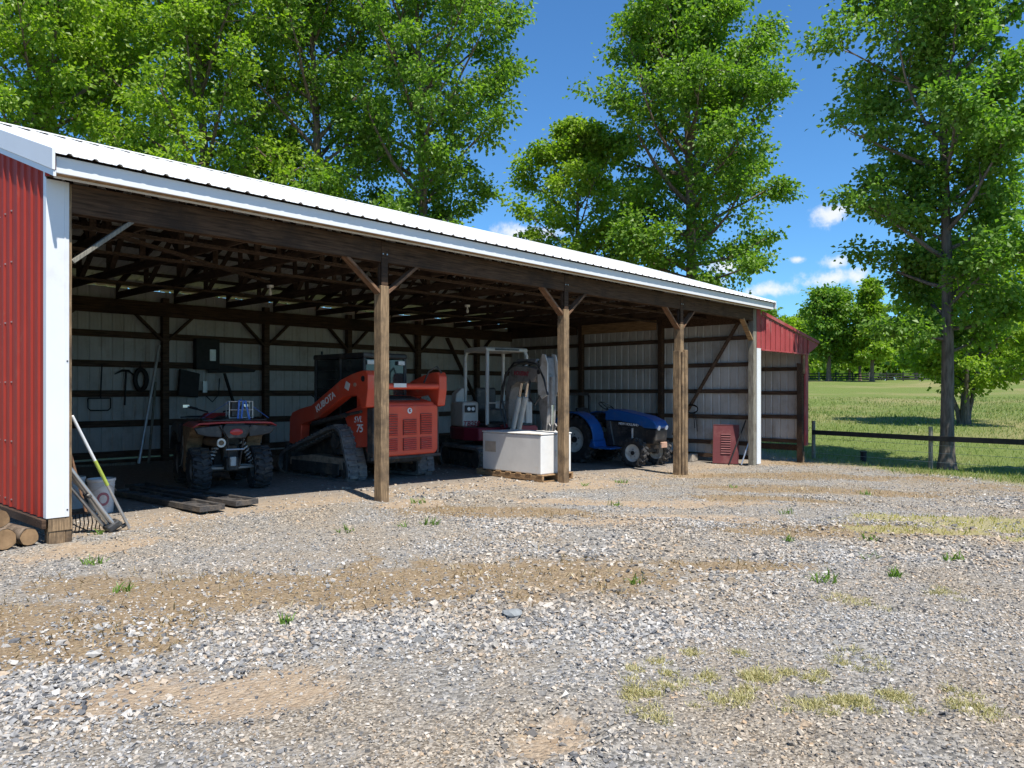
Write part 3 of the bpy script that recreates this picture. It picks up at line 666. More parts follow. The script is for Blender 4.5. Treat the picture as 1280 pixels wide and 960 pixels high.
# ---- compact track loader (faces the back wall)
def build_loader():
    CU, CV = 6.2, 1.95; g = gzf(CU, CV+1)
    t = thing('track_loader', 'orange compact track loader with black rubber tracks and louvred rear door', 'loader', (CU, CV, g))
    Y = lambda v: v-CV
    path = [(2.52,.0),(4.4,.0),(4.56,.06),(4.64,.2),(4.58,.36),(4.42,.47),(2.98,.94),(2.80,.965),(2.64,.90),(2.57,.78),(2.38,.24),(2.37,.1),(2.42,.03)]
    def inset(p, d):
        n = len(p); out = []; c = (sum(a for a, b in p)/n, sum(b for a, b in p)/n)
        for i in range(n):
            a = Vector(p[i-1]); b = Vector(p[i]); e = Vector(p[(i+1)%n]); n1 = (b-a).normalized(); n2 = (e-b).normalized(); nn = Vector((-(n1.y+n2.y), n1.x+n2.x)).normalized(); q = b+nn*d
            out.append((q.x, q.y))
        return out
    inner = inset(path, .05)
    for s in (-1, 1):
        root = bpy.data.objects.new('track', None); COL.objects.link(root); root.parent = t; root.empty_display_size = .1
        x0, x1 = (s*.58, s*.98); n = len(path); b = MB()
        V = [(x0,Y(a),c) for a, c in path]+[(x1,Y(a),c) for a, c in path]+[(x0,Y(a),c) for a, c in inner]+[(x1,Y(a),c) for a, c in inner]; F = []
        for i in range(n):
            j = (i+1) % n; F += [(i,j,j+n,i+n),(2*n+i,3*n+i,3*n+j,2*n+j),(i,i+2*n,j+2*n,j),(i+n,j+n,j+3*n,i+3*n)]
        b.add(V, F); b.build('belt', M['rubber_track'], root)
        lg = MB(); seg = []
        for i in range(n):
            a = Vector(path[i]); e = Vector(path[(i+1)%n]); seg.append((a, e, (e-a).length))
        tot = sum(q[2] for q in seg); N_ = 52
        for k in range(N_):
            d = tot*k/N_; i = 0
            while d > seg[i][2]: d -= seg[i][2]; i += 1
            a, e, l = seg[i]; p = a+(e-a)*d/l; dr = (e-a).normalized(); nn = Vector((dr.y,-dr.x))
            q = p+nn*.012; half = .2
            for (c, w) in ((.68,.16),(.88,.16)):
                off = .03 if c > .8 else -.03
                qq = q+dr*off
                if qq.y < .02: qq = Vector((qq.x, .012))
                lg.beam((s*(c-w/2),Y(qq.x),qq.y),(s*(c+w/2),Y(qq.x),qq.y),.045,.028,up=(0,nn.x,nn.y))
            pi = p-nn*.065; lg.beam((s*.70,Y(pi.x),pi.y),(s*.86,Y(pi.x),pi.y),.05,.03,up=(0,nn.x,nn.y))
        tag(lg.build('lugs', M['rubber_track'], root), kind='stuff')
        for v, z, r in ((4.40,.255,.19),(2.58,.2,.14)): MB().cyl((s*.66,Y(v),z),(s*.9,Y(v),z),r,20).build('idler', M['dusty_iron'], root)
        for k in range(5): MB().cyl((s*.64,Y(2.86+k*.31),.145),(s*.94,Y(2.86+k*.31),.145),.09,16).build('roller', M['dusty_iron'], root)
        sp = MB(); T = 14
        poly = []
        for k in range(T*2):
            r = .24 if k % 2 else .2; a = math.pi*k/T; poly.append((Y(2.84)+r*math.cos(a), .68+r*math.sin(a)))
        sp.prism(poly, s*.72, s*.86, 'yz').cyl((s*.86,Y(2.84),.68),(s*.93,Y(2.84),.68),.12,16); sp.build('sprocket', M['dusty_iron'], root)
        MB().prism([(Y(2.62),.2),(Y(4.3),.2),(Y(4.28),.34),(Y(3.6),.42),(Y(2.66),.40)], s*.62, s*.92, 'yz').build('track_frame', M['dust_plate'], root, bevel=.01)
        MB().prism([(Y(2.7),.1),(Y(4.2),.1),(Y(4.2),.3),(Y(2.7),.3)], s*.921, s*.95, 'yz').build('roller_guard', M['dusty_iron'], root, bevel=.01)
        # lift arm
        arm = [(1.98,1.30),(1.93,1.60),(1.93,1.84),(1.98,1.92),(2.14,1.915),(2.40,1.86),(2.70,1.77),(3.62,1.31),(4.02,1.24),(4.26,1.17),(4.34,1.05),(4.36,.60),(4.12,.56),(3.98,.62),(3.94,.95),(3.46,1.07),(2.62,1.47),(2.26,1.50),(2.18,1.42),(2.12,1.28)]
        am = MB().prism([(Y(a),b) for a, b in arm], s*.71, s*.90, 'yz').build('lift_arm', M['orange'], t, bevel=.018, seg=2)
        MB().cyl((s*.9,Y(2.28),1.68),(s*.915,Y(2.28),1.68),.035,14).build('pivot_pin', M['plate'], am)
        MB().cyl((s*.9,Y(2.06),1.78),(s*.906,Y(2.06),1.78),.05,14).build('arm_hole', M['black_plastic'], am)
        MB().cyl((s*.8,Y(2.7),1.15),(s*.8,Y(3.7),.98),.045,12).cyl((s*.8,Y(2.25),1.22),(s*.8,Y(2.7),1.15),.028,12).build('lift_cylinder', M['dusty_iron'], t)
        MB().prism([(Y(2.88),1.18),(Y(2.2),1.36),(Y(2.14),1.36),(Y(2.14),.62),(Y(2.55),.58)], s*.66, s*.72, 'yz').build('side_panel', M['orange'], t, bevel=.012, seg=2)
    # arm lettering, on the left arm's outer face (seen from -u)
    d = Vector((0,-.60,.30)).normalized()
    lettering('KUBOTA', .165, (-.906,Y(3.16),1.375), d, (0,.45,.9), M['text_white'], t, bold=.004, sx=.98)
    lettering('SVL', .15, (-.726,Y(2.44),1.075), (0,-1,0.06), (0,.06,1), M['text_white'], t, bold=.001, shear=.25)
    lettering('75', .19, (-.726,Y(2.40),.92), (0,-1,.03), (0,.03,1), M['text_white'], t, bold=.004, shear=.2)
    MB().box((-.906,Y(2.5),1.66),(.006,.12,.13), Matrix.Rotation(.4,3,'X')).build('decal', M['white_paint'], t)
    # rear door with louvres
    HX = .70
    door = MB().prism([(-HX,.52),(-HX+.06,.44),(HX-.06,.44),(HX,.52),(HX,1.28),(HX-.05,1.33),(-HX+.05,1.33),(-HX,1.28)], .0, .30, 'xz').build('rear_door', M['orange'], t, bevel=.035, seg=3)
    cols = [(-.39,.13),(.02,.15),(.40,.13)]
    for (cx, hw) in cols:
        for (z0, z1, n) in ((.80, 1.17 if abs(cx) > .1 else 1.07, 9), (.53,.745,6)):
            MB().bx(cx-hw, cx+hw, -.012, -.001, z0, z1).build('louvre_recess', M['black_plastic'], door)
            if abs(cx) < .1 and z0 > .7: n = 7
            for k in range(n):
                z = z0+(k+.5)*(z1-z0)/n
                MB().box((cx,-.017,z),(2*hw-.01,.020,(z1-z0)/n*.6), Matrix.Rotation(-.5,3,'X')).build('slat', M['orange'], door)
    MB().cyl((.02,-.001,1.225),(.02,-.01,1.225),.052,24).build('emblem', M['white_paint'], door)
    lettering('K', .07, (.02,-.012,1.225), (1,0,0), (0,0,1), M['text_red'], t, bold=.003)
    MB().bx(-HX-.09,HX+.09,.03,.14,.385,.437).bx(HX+.003,HX+.05,.04,.2,.437,1.28).bx(-HX-.05,-HX-.003,.04,.2,.437,1.28).build('rear_bumper', M['dusty_iron'], t, bevel=.006)
    MB().bx(-.5,.5,.2,2.4,.3,.95).build('chassis', M['dusty_iron'], t, bevel=.03)
    MB().prism([(.02,1.335),(.05,1.375),(.68,1.50),(.68,1.2),(.02,1.2)], -.62,.62,'yz').build('engine_hood', M['orange'], t, bevel=.02, seg=2)
    MB().box((.05,.36,1.445),(.8,.3,.03), Matrix.Rotation(.19,3,'X')).build('hood_vent', M['black_plastic'], t, bevel=.008)
    MB().cyl((-.72,Y(2.0),1.655),(.72,Y(2.0),1.655),.055,16).build('cross_tube', M['orange'], t, smooth=True)
    MB().tube([(.5,Y(2.12),1.72),(.56,Y(2.05),1.93),(.70,Y(1.98),2.02),(.78,Y(1.95),1.9)], .016, 8).build('hydraulic_hose', M['black_plastic'], t)
    MB().box((-.2,Y(1.94),1.67),(.28,.006,.07)).build('decal', M['white_paint'], t)
    # cab
    cab = bpy.data.objects.new('cab', None); COL.objects.link(cab); cab.parent = t; cab.empty_display_size = .1
    c0, c1 = Y(2.62), Y(4.12)
    MB().bx(-.50,.50,c0-.04,c1+.06,2.16,2.26).build('roof', M['black_plastic'], cab, bevel=.03, seg=2)
    for x in (-.46,.46):
        for y in (c0, (c0+c1)/2-.05, c1): MB().beam((x,y,.9),(x,y,2.17),.06,.06,up=(0,1,0)).build('pillar', M['black_plastic'], cab, bevel=.008)
        MB().bx(x-.008,x+.008,c0+.03,c1-.03,1.05,2.15).build('side_glass', M['glass_dark'], cab)
        for k in range(6): MB().bx(x-.025,x+.025,c0+.8,c1-.04,1.1+k*.17,1.115+k*.17).build('guard_bar', M['black_plastic'], cab)
    MB().bx(-.43,.43,c0-.01,c0+.004,1.42,2.14).build('rear_glass', M['glass_dark'], cab)
    MB().bx(-.43,.43,c1-.004,c1+.01,.9,2.14).build('front_glass', M['glass_dark'], cab)
    MB().bx(-.5,.5,c0-.03,c1,.85,1.05).build('cab_base', M['dusty_iron'], cab, bevel=.01)
    for x in (-.36,.34): MB().box((x,c0-.055,2.085),(.15,.03,.075)).build('work_light', M['white_paint'], cab, bevel=.008)
    MB().tube([(-.54,c1-.3,1.0),(-.56,c1-.1,1.45),(-.54,c1+.05,1.5)], .015, 6).build('grab_handle', M['dark_steel'], cab)
    MB().bx(-.25,.25,c0+.2,c0+.32,1.05,1.8).build('seat', M['black_plastic'], cab, bevel=.04, seg=2)
    MB().cyl((-.47,c1-.2,2.26),(-.47,c1-.2,2.32),.02,8).build('antenna', M['dark_steel'], cab)
    MB().prism([(Y(4.4),.05),(Y(5.3),.03),(Y(5.3),.06),(Y(4.5),.12),(Y(4.42),.62),(Y(4.36),.62)], -.95,.95,'yz').build('bucket', M['dusty_iron'], t, bevel=.005)
build_loader()

# ---- mini excavator, upper body turned to the yard
def build_excavator():
    loc = (9.75, 3.3); g = gzf(*loc)+.02
    t = thing('mini_excavator', 'white and dark red mini excavator with canopy and folded grey boom', 'excavator', (loc[0], loc[1], g), math.radians(180-17))
    for s in (-1, 1):
        root = bpy.data.objects.new('track', None); COL.objects.link(root); root.parent = t; root.empty_display_size = .1
        prof = [(-.95,.06),(-.85,0),(.85,0),(.95,.06),(1.0,.24),(.93,.42),(.82,.48),(-.82,.48),(-.93,.42),(-1.0,.24)]
        inn = [(a*.94, .24+(b-.24)*.8) for a, b in prof]; n = len(prof); x0, x1 = s*.5, s*.85
        V = [(x0,a,c) for a, c in prof]+[(x1,a,c) for a, c in prof]+[(x0,a,c) for a, c in inn]+[(x1,a,c) for a, c in inn]; F = []
        for i in range(n):
            j = (i+1) % n; F += [(i,j,j+n,i+n),(2*n+i,3*n+i,3*n+j,2*n+j),(i,i+2*n,j+2*n,j),(i+n,j+n,j+3*n,i+3*n)]
        MB().add(V, F).build('belt', M['rubber_track'], root)
        lg = MB()
        for k in range(16):
            y = -.85+k*.113; lg.bx(s*.51,s*.84,y,y+.05,.48,.505)
        for k in range(4):
            lg.bx(s*.51,s*.84,.97,1.02,.1+k*.09,.14+k*.09); lg.bx(s*.51,s*.84,-1.02,-.97,.1+k*.09,.14+k*.09)
        tag(lg.build('lugs', M['rubber_track'], root), kind='stuff')
        for y in (-.74,.74): MB().cyl((s*.55,y,.25),(s*.82,y,.25),.2,18).build('idler', M['dusty_iron'], root)
        for k in range(3): MB().cyl((s*.55,-.4+k*.4,.12),(s*.8,-.4+k*.4,.12),.08,14).build('roller', M['dusty_iron'], root)
        MB().bx(s*.56,s*.8,-.7,.7,.15,.36).build('track_frame', M['dusty_iron'], root, bevel=.01)
    MB().bx(-.5,.5,-.6,.6,.28,.5).cyl((0,0,.5),(0,0,.62),.42,24).build('undercarriage', M['dusty_iron'], t)
    MB().prism([(-.9,.30),(.9,.30),(.9,.62),(-.9,.62)], -1.62,-1.55,'xz').beam((-.4,-1.55,.42),(-.4,-.6,.36),.1,.1).beam((.4,-1.55,.42),(.4,-.6,.36),.1,.1).build('dozer_blade', M['dusty_iron'], t, bevel=.01)
    # lower dark red ring, rounded to the back
    def ring(r, z0, z1, front):
        P = []
        for k in range(17):
            a = math.pi+math.pi*k/16; P.append((r*math.cos(a), -.1+r*1.02*math.sin(a)))
        P += [(r,.35),(r*.82,front),(-r*.82,front),(-r,.35)]
        return P
    P = ring(.90,0,0,.72); MB().prism(P, .62,.90,'xy').build('lower_body', M['ex_red'], t, bevel=.03, seg=2)
    cw = [(x*.985, y*.985) for x, y in ring(.90,0,0,.72)[:17]]+[(.885,.28),(.50,.28),(.45,-.28),(-.45,-.28),(-.50,.28),(-.885,.28)]
    MB().prism(cw, .905,1.44,'xy').build('engine_cover', M['ex_white'], t, bevel=.05, seg=3)
    MB().box((.72,.30,1.29),(.26,.03,.15)).build('lamp_recess', M['black_plastic'], t, bevel=.01)
    for x in (.66,.76): MB().cyl((x,.318,1.29),(x,.325,1.29),.04,14).build('work_light', M['headlight'], t)
    lettering('TB250', .15, (.69,.293,.97), (-1,0,0), (0,0,1), M['text_red'], t, bold=.003, shear=.2)
    MB().bx(-.62,.5,-.2,.68,.9,.97).build('floor', M['black_plastic'], t, bevel=.01)
    MB().bx(-.24,.26,-.3,.15,.97,1.28).bx(-.24,.26,-.38,-.26,1.2,1.75).build('seat', M['black_plastic'], t, bevel=.04, seg=2)
    # canopy on four posts
    cx0, cx1, cy0, cy1, ct = -.50, .48, -.40, .62, 2.58
    for x in (cx0, cx1):
        for y in (cy0, cy1):
            z0 = 1.40 if y == cy0 else .95
            sx = 1 if x > 0 else -1
            MB().tube([(x,y,z0),(x,y,ct-.14),(x-sx*.02,y+(-.03 if y > 0 else .03),ct-.05),(x-sx*.08,y+(-.1 if y > 0 else .1),ct)], .042, 10).build('canopy_post', M['ex_white'], t, smooth=True)
    MB().prism([(cy0-.02,ct-.05),(cy1+.02,ct-.05),(cy1+.0,ct+.02),(cy1-.2,ct+.05),(cy0+.2,ct+.05),(cy0,ct+.02)], cx0-.03, cx1+.03, 'yz').build('canopy_roof', M['ex_white'], t, bevel=.02, seg=2)
    MB().bx(-.3,.3,cy1+.021,cy1+.026,ct-.035,ct+.005).build('canopy_label', M['black_plastic'], t)
    MB().cyl((cx0,cy1,1.42),(cx1,cy1,1.42),.018,8).build('grab_rail', M['ex_white'], t)
    for x in (-.3,.3): MB().cyl((x,.35,.97),(x,.40,1.45),.015,8).cyl((x,.40,1.45),(x,.41,1.53),.028,8).build('control_lever', M['black_plastic'], t)
    MB().prism([(.60,1.40),(.82,1.40),(.80,1.62),(.66,1.74),(.60,1.74)], -.45,-.2,'xz').build('side_cover', M['ex_white'], t, bevel=.03, seg=2)
    # toolbox beside the boom foot
    MB().bx(-.62,-.18,.735,.85,.66,.93).build('tool_box', M['ex_red'], t, bevel=.012)
    lettering('TAKEUCHI', .078, (-.40,.853,.79), (-1,0,0), (0,0,1), M['text_white'], t, bold=.002)
    # boom in the plane x = bx
    bx = .06
    MB().prism([(.66,.52),(1.02,.56),(1.08,.80),(.95,.98),(.66,.95)], bx-.14, bx+.14, 'yz').build('swing_post', M['ex_red'], t, bevel=.02)
    boom = [(.90,.80),(1.0,.86),(1.02,1.5),(1.12,1.76),(1.34,1.86),(1.95,1.86),(2.14,2.0),(2.10,2.11),(1.72,2.17),(1.28,2.20),(1.02,2.06),(.88,1.72),(.84,1.1)]
    MB().prism(boom, bx-.12, bx+.12, 'yz').build('boom', M['ex_grey'], t, bevel=.02, seg=2)
    lettering('TAKEUCHI', .12, (bx+.124,1.52,2.03), (0,-1,.06), (0,.06,1), M['text_red'], t, bold=.004)
    lettering('TAKEUCHI', .12, (bx-.124,1.52,2.03), (0,1,-.06), (0,.06,1), M['text_red'], t, bold=.004)
    for s in (-1,1):
        MB().cyl((bx+s*.075,1.08,.82),(bx+s*.075,1.36,1.55),.055,14).build('boom_cylinder', M['ex_white'], t, smooth=True)
        MB().cyl((bx+s*.075,1.36,1.55),(bx+s*.075,1.46,1.84),.03,12).build('boom_rod', M['chrome'], t)
    MB().cyl((bx,1.22,2.28),(bx,1.95,2.26),.06,14).build('arm_cylinder', M['ex_grey'], t, smooth=True)
    MB().cyl((bx,1.95,2.26),(bx,2.26,2.24),.032,12).build('arm_rod', M['chrome'], t)
    arm = [(2.02,2.02),(2.08,1.80),(2.16,1.30),(2.26,.88),(2.42,.88),(2.46,1.3),(2.46,1.95),(2.40,2.32),(2.22,2.36)]
    for s in (-1,1): MB().prism([(2.16,1.62),(2.30,1.52),(2.50,1.6),(2.50,2.2),(2.42,2.38),(2.30,2.40),(2.28,2.2),(2.14,2.05)], bx+s*.105, bx+s*.13, 'yz').build('arm_plate', M['ex_white'], t, bevel=.006)
    MB().prism(arm, bx-.1, bx+.1, 'yz').build('dipper_arm', M['ex_grey'], t, bevel=.015, seg=2)
    MB().cyl((bx,2.47,1.95),(bx,2.47,1.4),.05,14).build('bucket_cylinder', M['ex_grey'], t, smooth=True)
    MB().cyl((bx,2.47,1.4),(bx,2.46,1.02),.03,12).build('bucket_rod', M['chrome'], t)
    MB().beam((bx+.07,2.34,.86),(bx+.07,2.50,1.02),.03,.07).beam((bx-.07,2.34,.86),(bx-.07,2.50,1.02),.03,.07).build('bucket_link', M['ex_grey'], t)
    MB().cyl((bx-.16,2.34,.84),(bx+.16,2.34,.84),.07,14).build('bucket_pin', M['spring'], t)
    bk = [(2.18,.80),(2.48,.82),(2.60,.55),(2.52,.30),(2.30,.22),(2.05,.34),(2.02,.38),(2.28,.30),(2.44,.36),(2.50,.55),(2.42,.72),(2.18,.74)]
    MB().prism(bk, bx-.22, bx+.22, 'yz').build('bucket', M['dusty_iron'], t, bevel=.006)
    for s in (-1,1):
        MB().tube([(bx+s*.12,.92,1.0),(bx+s*.16,.80,1.5),(bx+s*.15,.92,2.02),(bx+s*.13,1.25,2.26),(bx+s*.12,1.7,2.27),(bx+s*.13,2.15,2.2),(bx+s*.14,2.4,1.9),(bx+s*.12,2.5,1.6)], .021, 6).build('hydraulic_hose', M['black_plastic'], t)
        MB().cyl((bx-.15,2.2,2.05+.0*s),(bx+.15,2.2,2.05),.05,12).cyl((bx-.145,1.0,.85),(bx+.145,1.0,.85),.06,12).build('pivot_pin', M['dark_steel'], t) if s > 0 else None
        MB().tube([(bx+s*.14,.9,.9),(bx+s*.19,.78,1.3),(bx+s*.2,.86,1.75),(bx+s*.17,1.1,2.14),(bx+s*.16,1.5,2.24)], .018, 6).build('hydraulic_hose', M['black_plastic'], t)
        MB().tube([(bx+s*.12,1.85,1.9),(bx+s*.2,1.95,1.55),(bx+s*.17,2.12,1.4),(bx+s*.11,2.25,1.6)], .02, 6).build('hydraulic_hose', M['black_plastic'], t)
build_excavator()

# ---- blue tractor, nose to the yard
def build_tractor():
    loc = (13.56, 1.72); g = gzf(*loc)
    t = thing('compact_tractor', 'small blue farm tractor with white front rims parked nose out', 'tractor', (loc[0], loc[1], g), math.radians(180-1)); t.scale = (1.08,)*3
    for s in (-1, 1):
        wheel(t, (s*.48,0,.325), .325, .2, .195, M['tyre'], M['rim_white'], s, 16, .022)
        wheel(t, (s*.52,-1.6,.56), .56, .32, .3, M['tyre'], M['rim_white'], s, 20, .035, .5)
        arc = [(-1.6+.66*math.cos(a), .60+.62*math.sin(a)) for a in [math.radians(x) for x in range(178,-11,-12)]]
        inn = [(-1.6+.625*math.cos(a), .60+.585*math.sin(a)) for a in [math.radians(x) for x in range(-10,179,12)]]
        MB().prism(arc+inn, s*.33, s*.74, 'yz').build('rear_fender', M['tr_blue'], t, bevel=.012, seg=2)
        MB().prism([(-1.1,.42),(-.95,.38),(-.5,.38),(-.5,.42),(-.93,.425),(-.98,.60),(-1.03,.60)], s*.25, s*.70, 'yz').build('foot_step', M['tr_blue'], t, bevel=.008)
        MB().beam((0,0,.36),(s*.42,0,.34),.09,.1).box((s*.38,.0,.36),(.08,.14,.2)).build('front_axle', M['dusty_iron'], t, bevel=.01)
        MB().cyl((s*.45,-.12,.45),(s*.1,-.2,.48),.02,8).build('steering_rod', M['spring'], t)
        MB().cyl((s*.155,.415,.885),(s*.155,.445,.88),.055,14).build('headlamp', M['headlight'], t)
    hood = [(-.98,1.23),(-.85,1.29),(-.55,1.26),(.1,1.14),(.36,1.04),(.45,.93),(.44,.86),(.1,.87),(-.1,.95),(-.62,1.02),(-.98,1.02)]
    MB().prism(hood, -.25, .25, 'yz').build('hood', M['tr_blue'], t, bevel=.05, seg=3)
    MB().prism([(.1,.865),(.43,.855),(.40,.60),(.34,.52),(.1,.52)], -.23,.23,'yz').build('grille', M['black_plastic'], t, bevel=.03, seg=2)
    MB().bx(-.2,.2,-.95,.12,.42,1.0).build('engine', M['dusty_iron'], t, bevel=.02)
    for s in (-1,1):
        for k in range(6): MB().bx(s*.205,s*.215,-.55,-.22,.66+k*.045,.685+k*.045).build('side_louvre', M['black_plastic'], t)
        MB().bx(s*.228,s*.236,-.62,.08,.90,.985).build('decal_strip', M['black_plastic'], t)
    lettering('NEW HOLLAND', .075, (.2385,-.32,.943), (0,1,-.05), (0,.05,1), M['text_white'], t, bold=.002)
    lettering('NEW HOLLAND', .075, (-.2385,-.32,.943), (0,-1,.05), (0,.05,1), M['text_white'], t, bold=.002)
    MB().bx(-.17,.17,-2.0,-.9,.35,.72).cyl((-.45,-1.6,.56),(.45,-1.6,.56),.11,14).build('transmission', M['dusty_iron'], t, bevel=.02)
    MB().prism([(-.98,1.02),(-.85,1.02),(-.72,.43),(-.95,.43)], -.22,.22,'yz').build('dash_column', M['black_plastic'], t, bevel=.02)
    st = Matrix.Rotation(-.55,3,'X'); sw = MB()
    pts = [Vector((-0,-1.12,1.34))+st @ Vector((.19*math.cos(a),.19*math.sin(a),0)) for a in [2*math.pi*k/20 for k in range(20)]]
    sw.tube(pts, .014, 6, closed=True)
    for k in (2,9,15): sw.cyl(pts[k], (0,-1.11,1.32), .01, 6)
    sw.cyl((0,-.95,1.16),(0,-1.11,1.32),.02,8); sw.build('steering_wheel', M['black_plastic'], t)
    MB().bx(-.23,.23,-1.75,-1.35,.82,.95).prism([(-1.80,.92),(-1.70,.92),(-1.82,1.30),(-1.90,1.30)], -.23,.23,'yz').build('seat', M['black_plastic'], t, bevel=.04, seg=2)
    MB().tube([(-.56,-2.05,.7),(-.56,-2.05,1.55),(-.5,-2.05,1.63),(.5,-2.05,1.63),(.56,-2.05,1.55),(.56,-2.05,.7)], .035, 8).build('roll_bar', M['black_plastic'], t)
    MB().box((.0,.46,.50),(.22,.05,.13)).build('front_weight', M['plate'], t, bevel=.01)
    MB().beam((-.12,.2,.45),(-.12,.47,.47),.04,.08).beam((.12,.2,.45),(.12,.47,.47),.04,.08).build('weight_bracket', M['dusty_iron'], t)
    MB().cyl((.26,-.2,.6),(.26,-.2,.86),.025,8).build('filter', M['spring'], t)
build_tractor()
# ------------------------------------------------------------------ things standing about the barn
M['tank'] = mat('tank', (.66,.65,.62), .5, 0, .05, 3, dust=(.52,.38,.22), dust_amt=.18, dust_scale=1.6)
M['pallet'] = mat('pallet', (.3,.19,.1), .85, 0, .3, 7, stretch=(2,6,6), bump=.3, spec=.2)
M['bucket'] = mat('bucket', (.62,.6,.58), .5, 0, .06, 3, dust=(.4,.33,.27), dust_amt=.3)
M['bucket_print'] = mat('bucket_print', (.35,.12,.14), .6, 0, .2, 30)
M['alu'] = mat('alu', (.55,.55,.56), .35, .75, .08, 8)
M['green_pole'] = mat('green_pole', (.42,.5,.08), .5, 0, .1, 8)
M['ramp'] = mat('ramp', (.05,.045,.042), .85, 0, .35, 8, stretch=(4,.8,4), bump=.3, dust=(.16,.125,.09), dust_amt=.35, dust_scale=4)
M['bark'] = mat('bark', (.15,.115,.085), .95, 0, .4, 6, stretch=(3,3,.5), bump=.8, bscale=12, spec=.1)
M['log_end'] = mat('log_end', (.27,.17,.09), .85, 0, .2, 9, dust=(.13,.08,.045), dust_amt=.5, spec=.15)
M['fence_wood'] = mat('fence_wood', (.21,.2,.16), .9, 0, .3, 6, stretch=(6,6,.6), bump=.4, spec=.15)
M['black_board'] = mat('black_board', (.014,.014,.015), .75, 0, .3, 8)
M['tool_black'] = mat('tool_black', (.015,.015,.015), .6, .2, .3, 8)
M['pale_machine'] = mat('pale_machine', (.5,.52,.53), .5, 0, .1, 4, dust=(.3,.27,.22), dust_amt=.3)
M['concrete'] = mat('concrete', (.36,.31,.25), .95, 0, .2, 8, bump=.3)
M['bulb'] = mat('bulb', (.75,.75,.72), .25, 0, .02, 5)
M['stone_big'] = mat('stone_big', (.2,.21,.21), .95, 0, .2, 9, bump=.3)

# white tank on a pallet beside the middle post
th = math.radians(-4); pl = (8.30, 1.10); pg = gzf(*pl)-.0
pal = thing('pallet', 'worn wooden pallet under the white tank', 'pallet', (*pl, pg), th)
for y in (-.82,-.54,-.27,0,.27,.54,.82): MB().box((0,y,.118),(.84,.13,.022)).build('top_board', M['pallet'], pal, bevel=.003)
for x in (-.39,0,.39): MB().box((x,0,.062),(.045,1.77,.088)).build('stringer', M['pallet'], pal, bevel=.003)
for y in (-.8,0,.8): MB().box((0,y,.0085),(.84,.13,.017)).build('bottom_board', M['pallet'], pal)
tk = thing('white_tank', 'white boxy tank with a faint brown patch standing on a pallet', 'tank', (pl[0], pl[1]+.0, pg+.131), th)
MB().bx(-.40,.40,-.84,.72,0,.70).build('body', M['tank'], tk, bevel=.018, seg=2)
MB().bx(-.41,.41,-.85,.73,.705,.73).build('lid', M['tank'], tk, bevel=.01, seg=2)
MB().bx(-.408,-.4015,.34,.64,.34,.54).build('label_patch', mat('faded_label', (.45,.38,.3), .7), tk)
MB().bx(-.02,.02,-.855,-.8405,.30,.42).build('latch', M['galv'], tk, bevel=.004)

# louvred maroon panel leaning on the end wall
pn = thing('louvred_panel', 'maroon metal panel with punched louvres leaning on the end wall', 'panel', (15.80,.74,gzf(15.8,.7)+.003), math.radians(18)); pn.rotation_euler = (0, math.radians(9), math.radians(20))
M['panel_red'] = mat('panel_red', (.13,.028,.03), .6, 0, .1, 3, dust=(.2,.08,.07), dust_amt=.3)
MB().bx(-.012,.012,-.31,.31,0,1.0).build('sheet', M['panel_red'], pn, bevel=.003)
MB().bx(-.02,.012,-.325,-.31,0,1.0).bx(-.02,.012,.31,.325,0,1.0).bx(-.02,.012,-.325,.325,1.0,1.015).build('flange', M['panel_red'], pn, bevel=.002)
for k in range(9): MB().box((-.02,.0-.0,.26+k*.062),(.02,.24,.03), Matrix.Rotation(.55,3,'Y')).build('louvre', M['panel_red'], pn)
o = MB().box((0,0,0),(.45,.22,.2)).build('concrete_block', M['concrete'], None, bevel=.02, seg=2, loc=(15.85,1.75,gzf(15.85,1.7)+.10)); o.rotation_euler.z = .2
tag(o, 'rough tan concrete block against the end wall beside the maroon panel', 'block')
o = MB().cyl((15.75,.28,gzf(15.7,.3)+.005),(16.02,.12,.45),.02,8).build('metal_rod', M['alu'], None); tag(o, 'thin pale rod leaning on the far corner post', 'rod')
o = MB().cyl((15.62,.55,gzf(15.7,.3)+.005),(16.05,.3,.75),.018,8).build('metal_rod', M['tool_black'], None); tag(o, 'thin dark bar leaning by the maroon panel', 'bar')
# coil of hose hung on the diagonal brace
hs = MB()
for k in range(3): hs.tube([(15.97-.012*k, 1.8+(.17+.012*k)*math.cos(a), 1.02+(.10+.01*k)*math.sin(a)) for a in [2*math.pi*i/18 for i in range(18)]], .013, 6, closed=True)
hs.tube([(15.96,1.72,.95),(15.95,1.66,.7),(15.95,1.63,.42)], .012, 6); hs.tube([(15.96,1.76,.93),(15.95,1.72,.72),(15.95,1.70,.5)], .012, 6)
tag(hs.build('hose_coil', M['tool_black'], None), 'coil of thin black hose hung on the diagonal wall brace', 'hose')

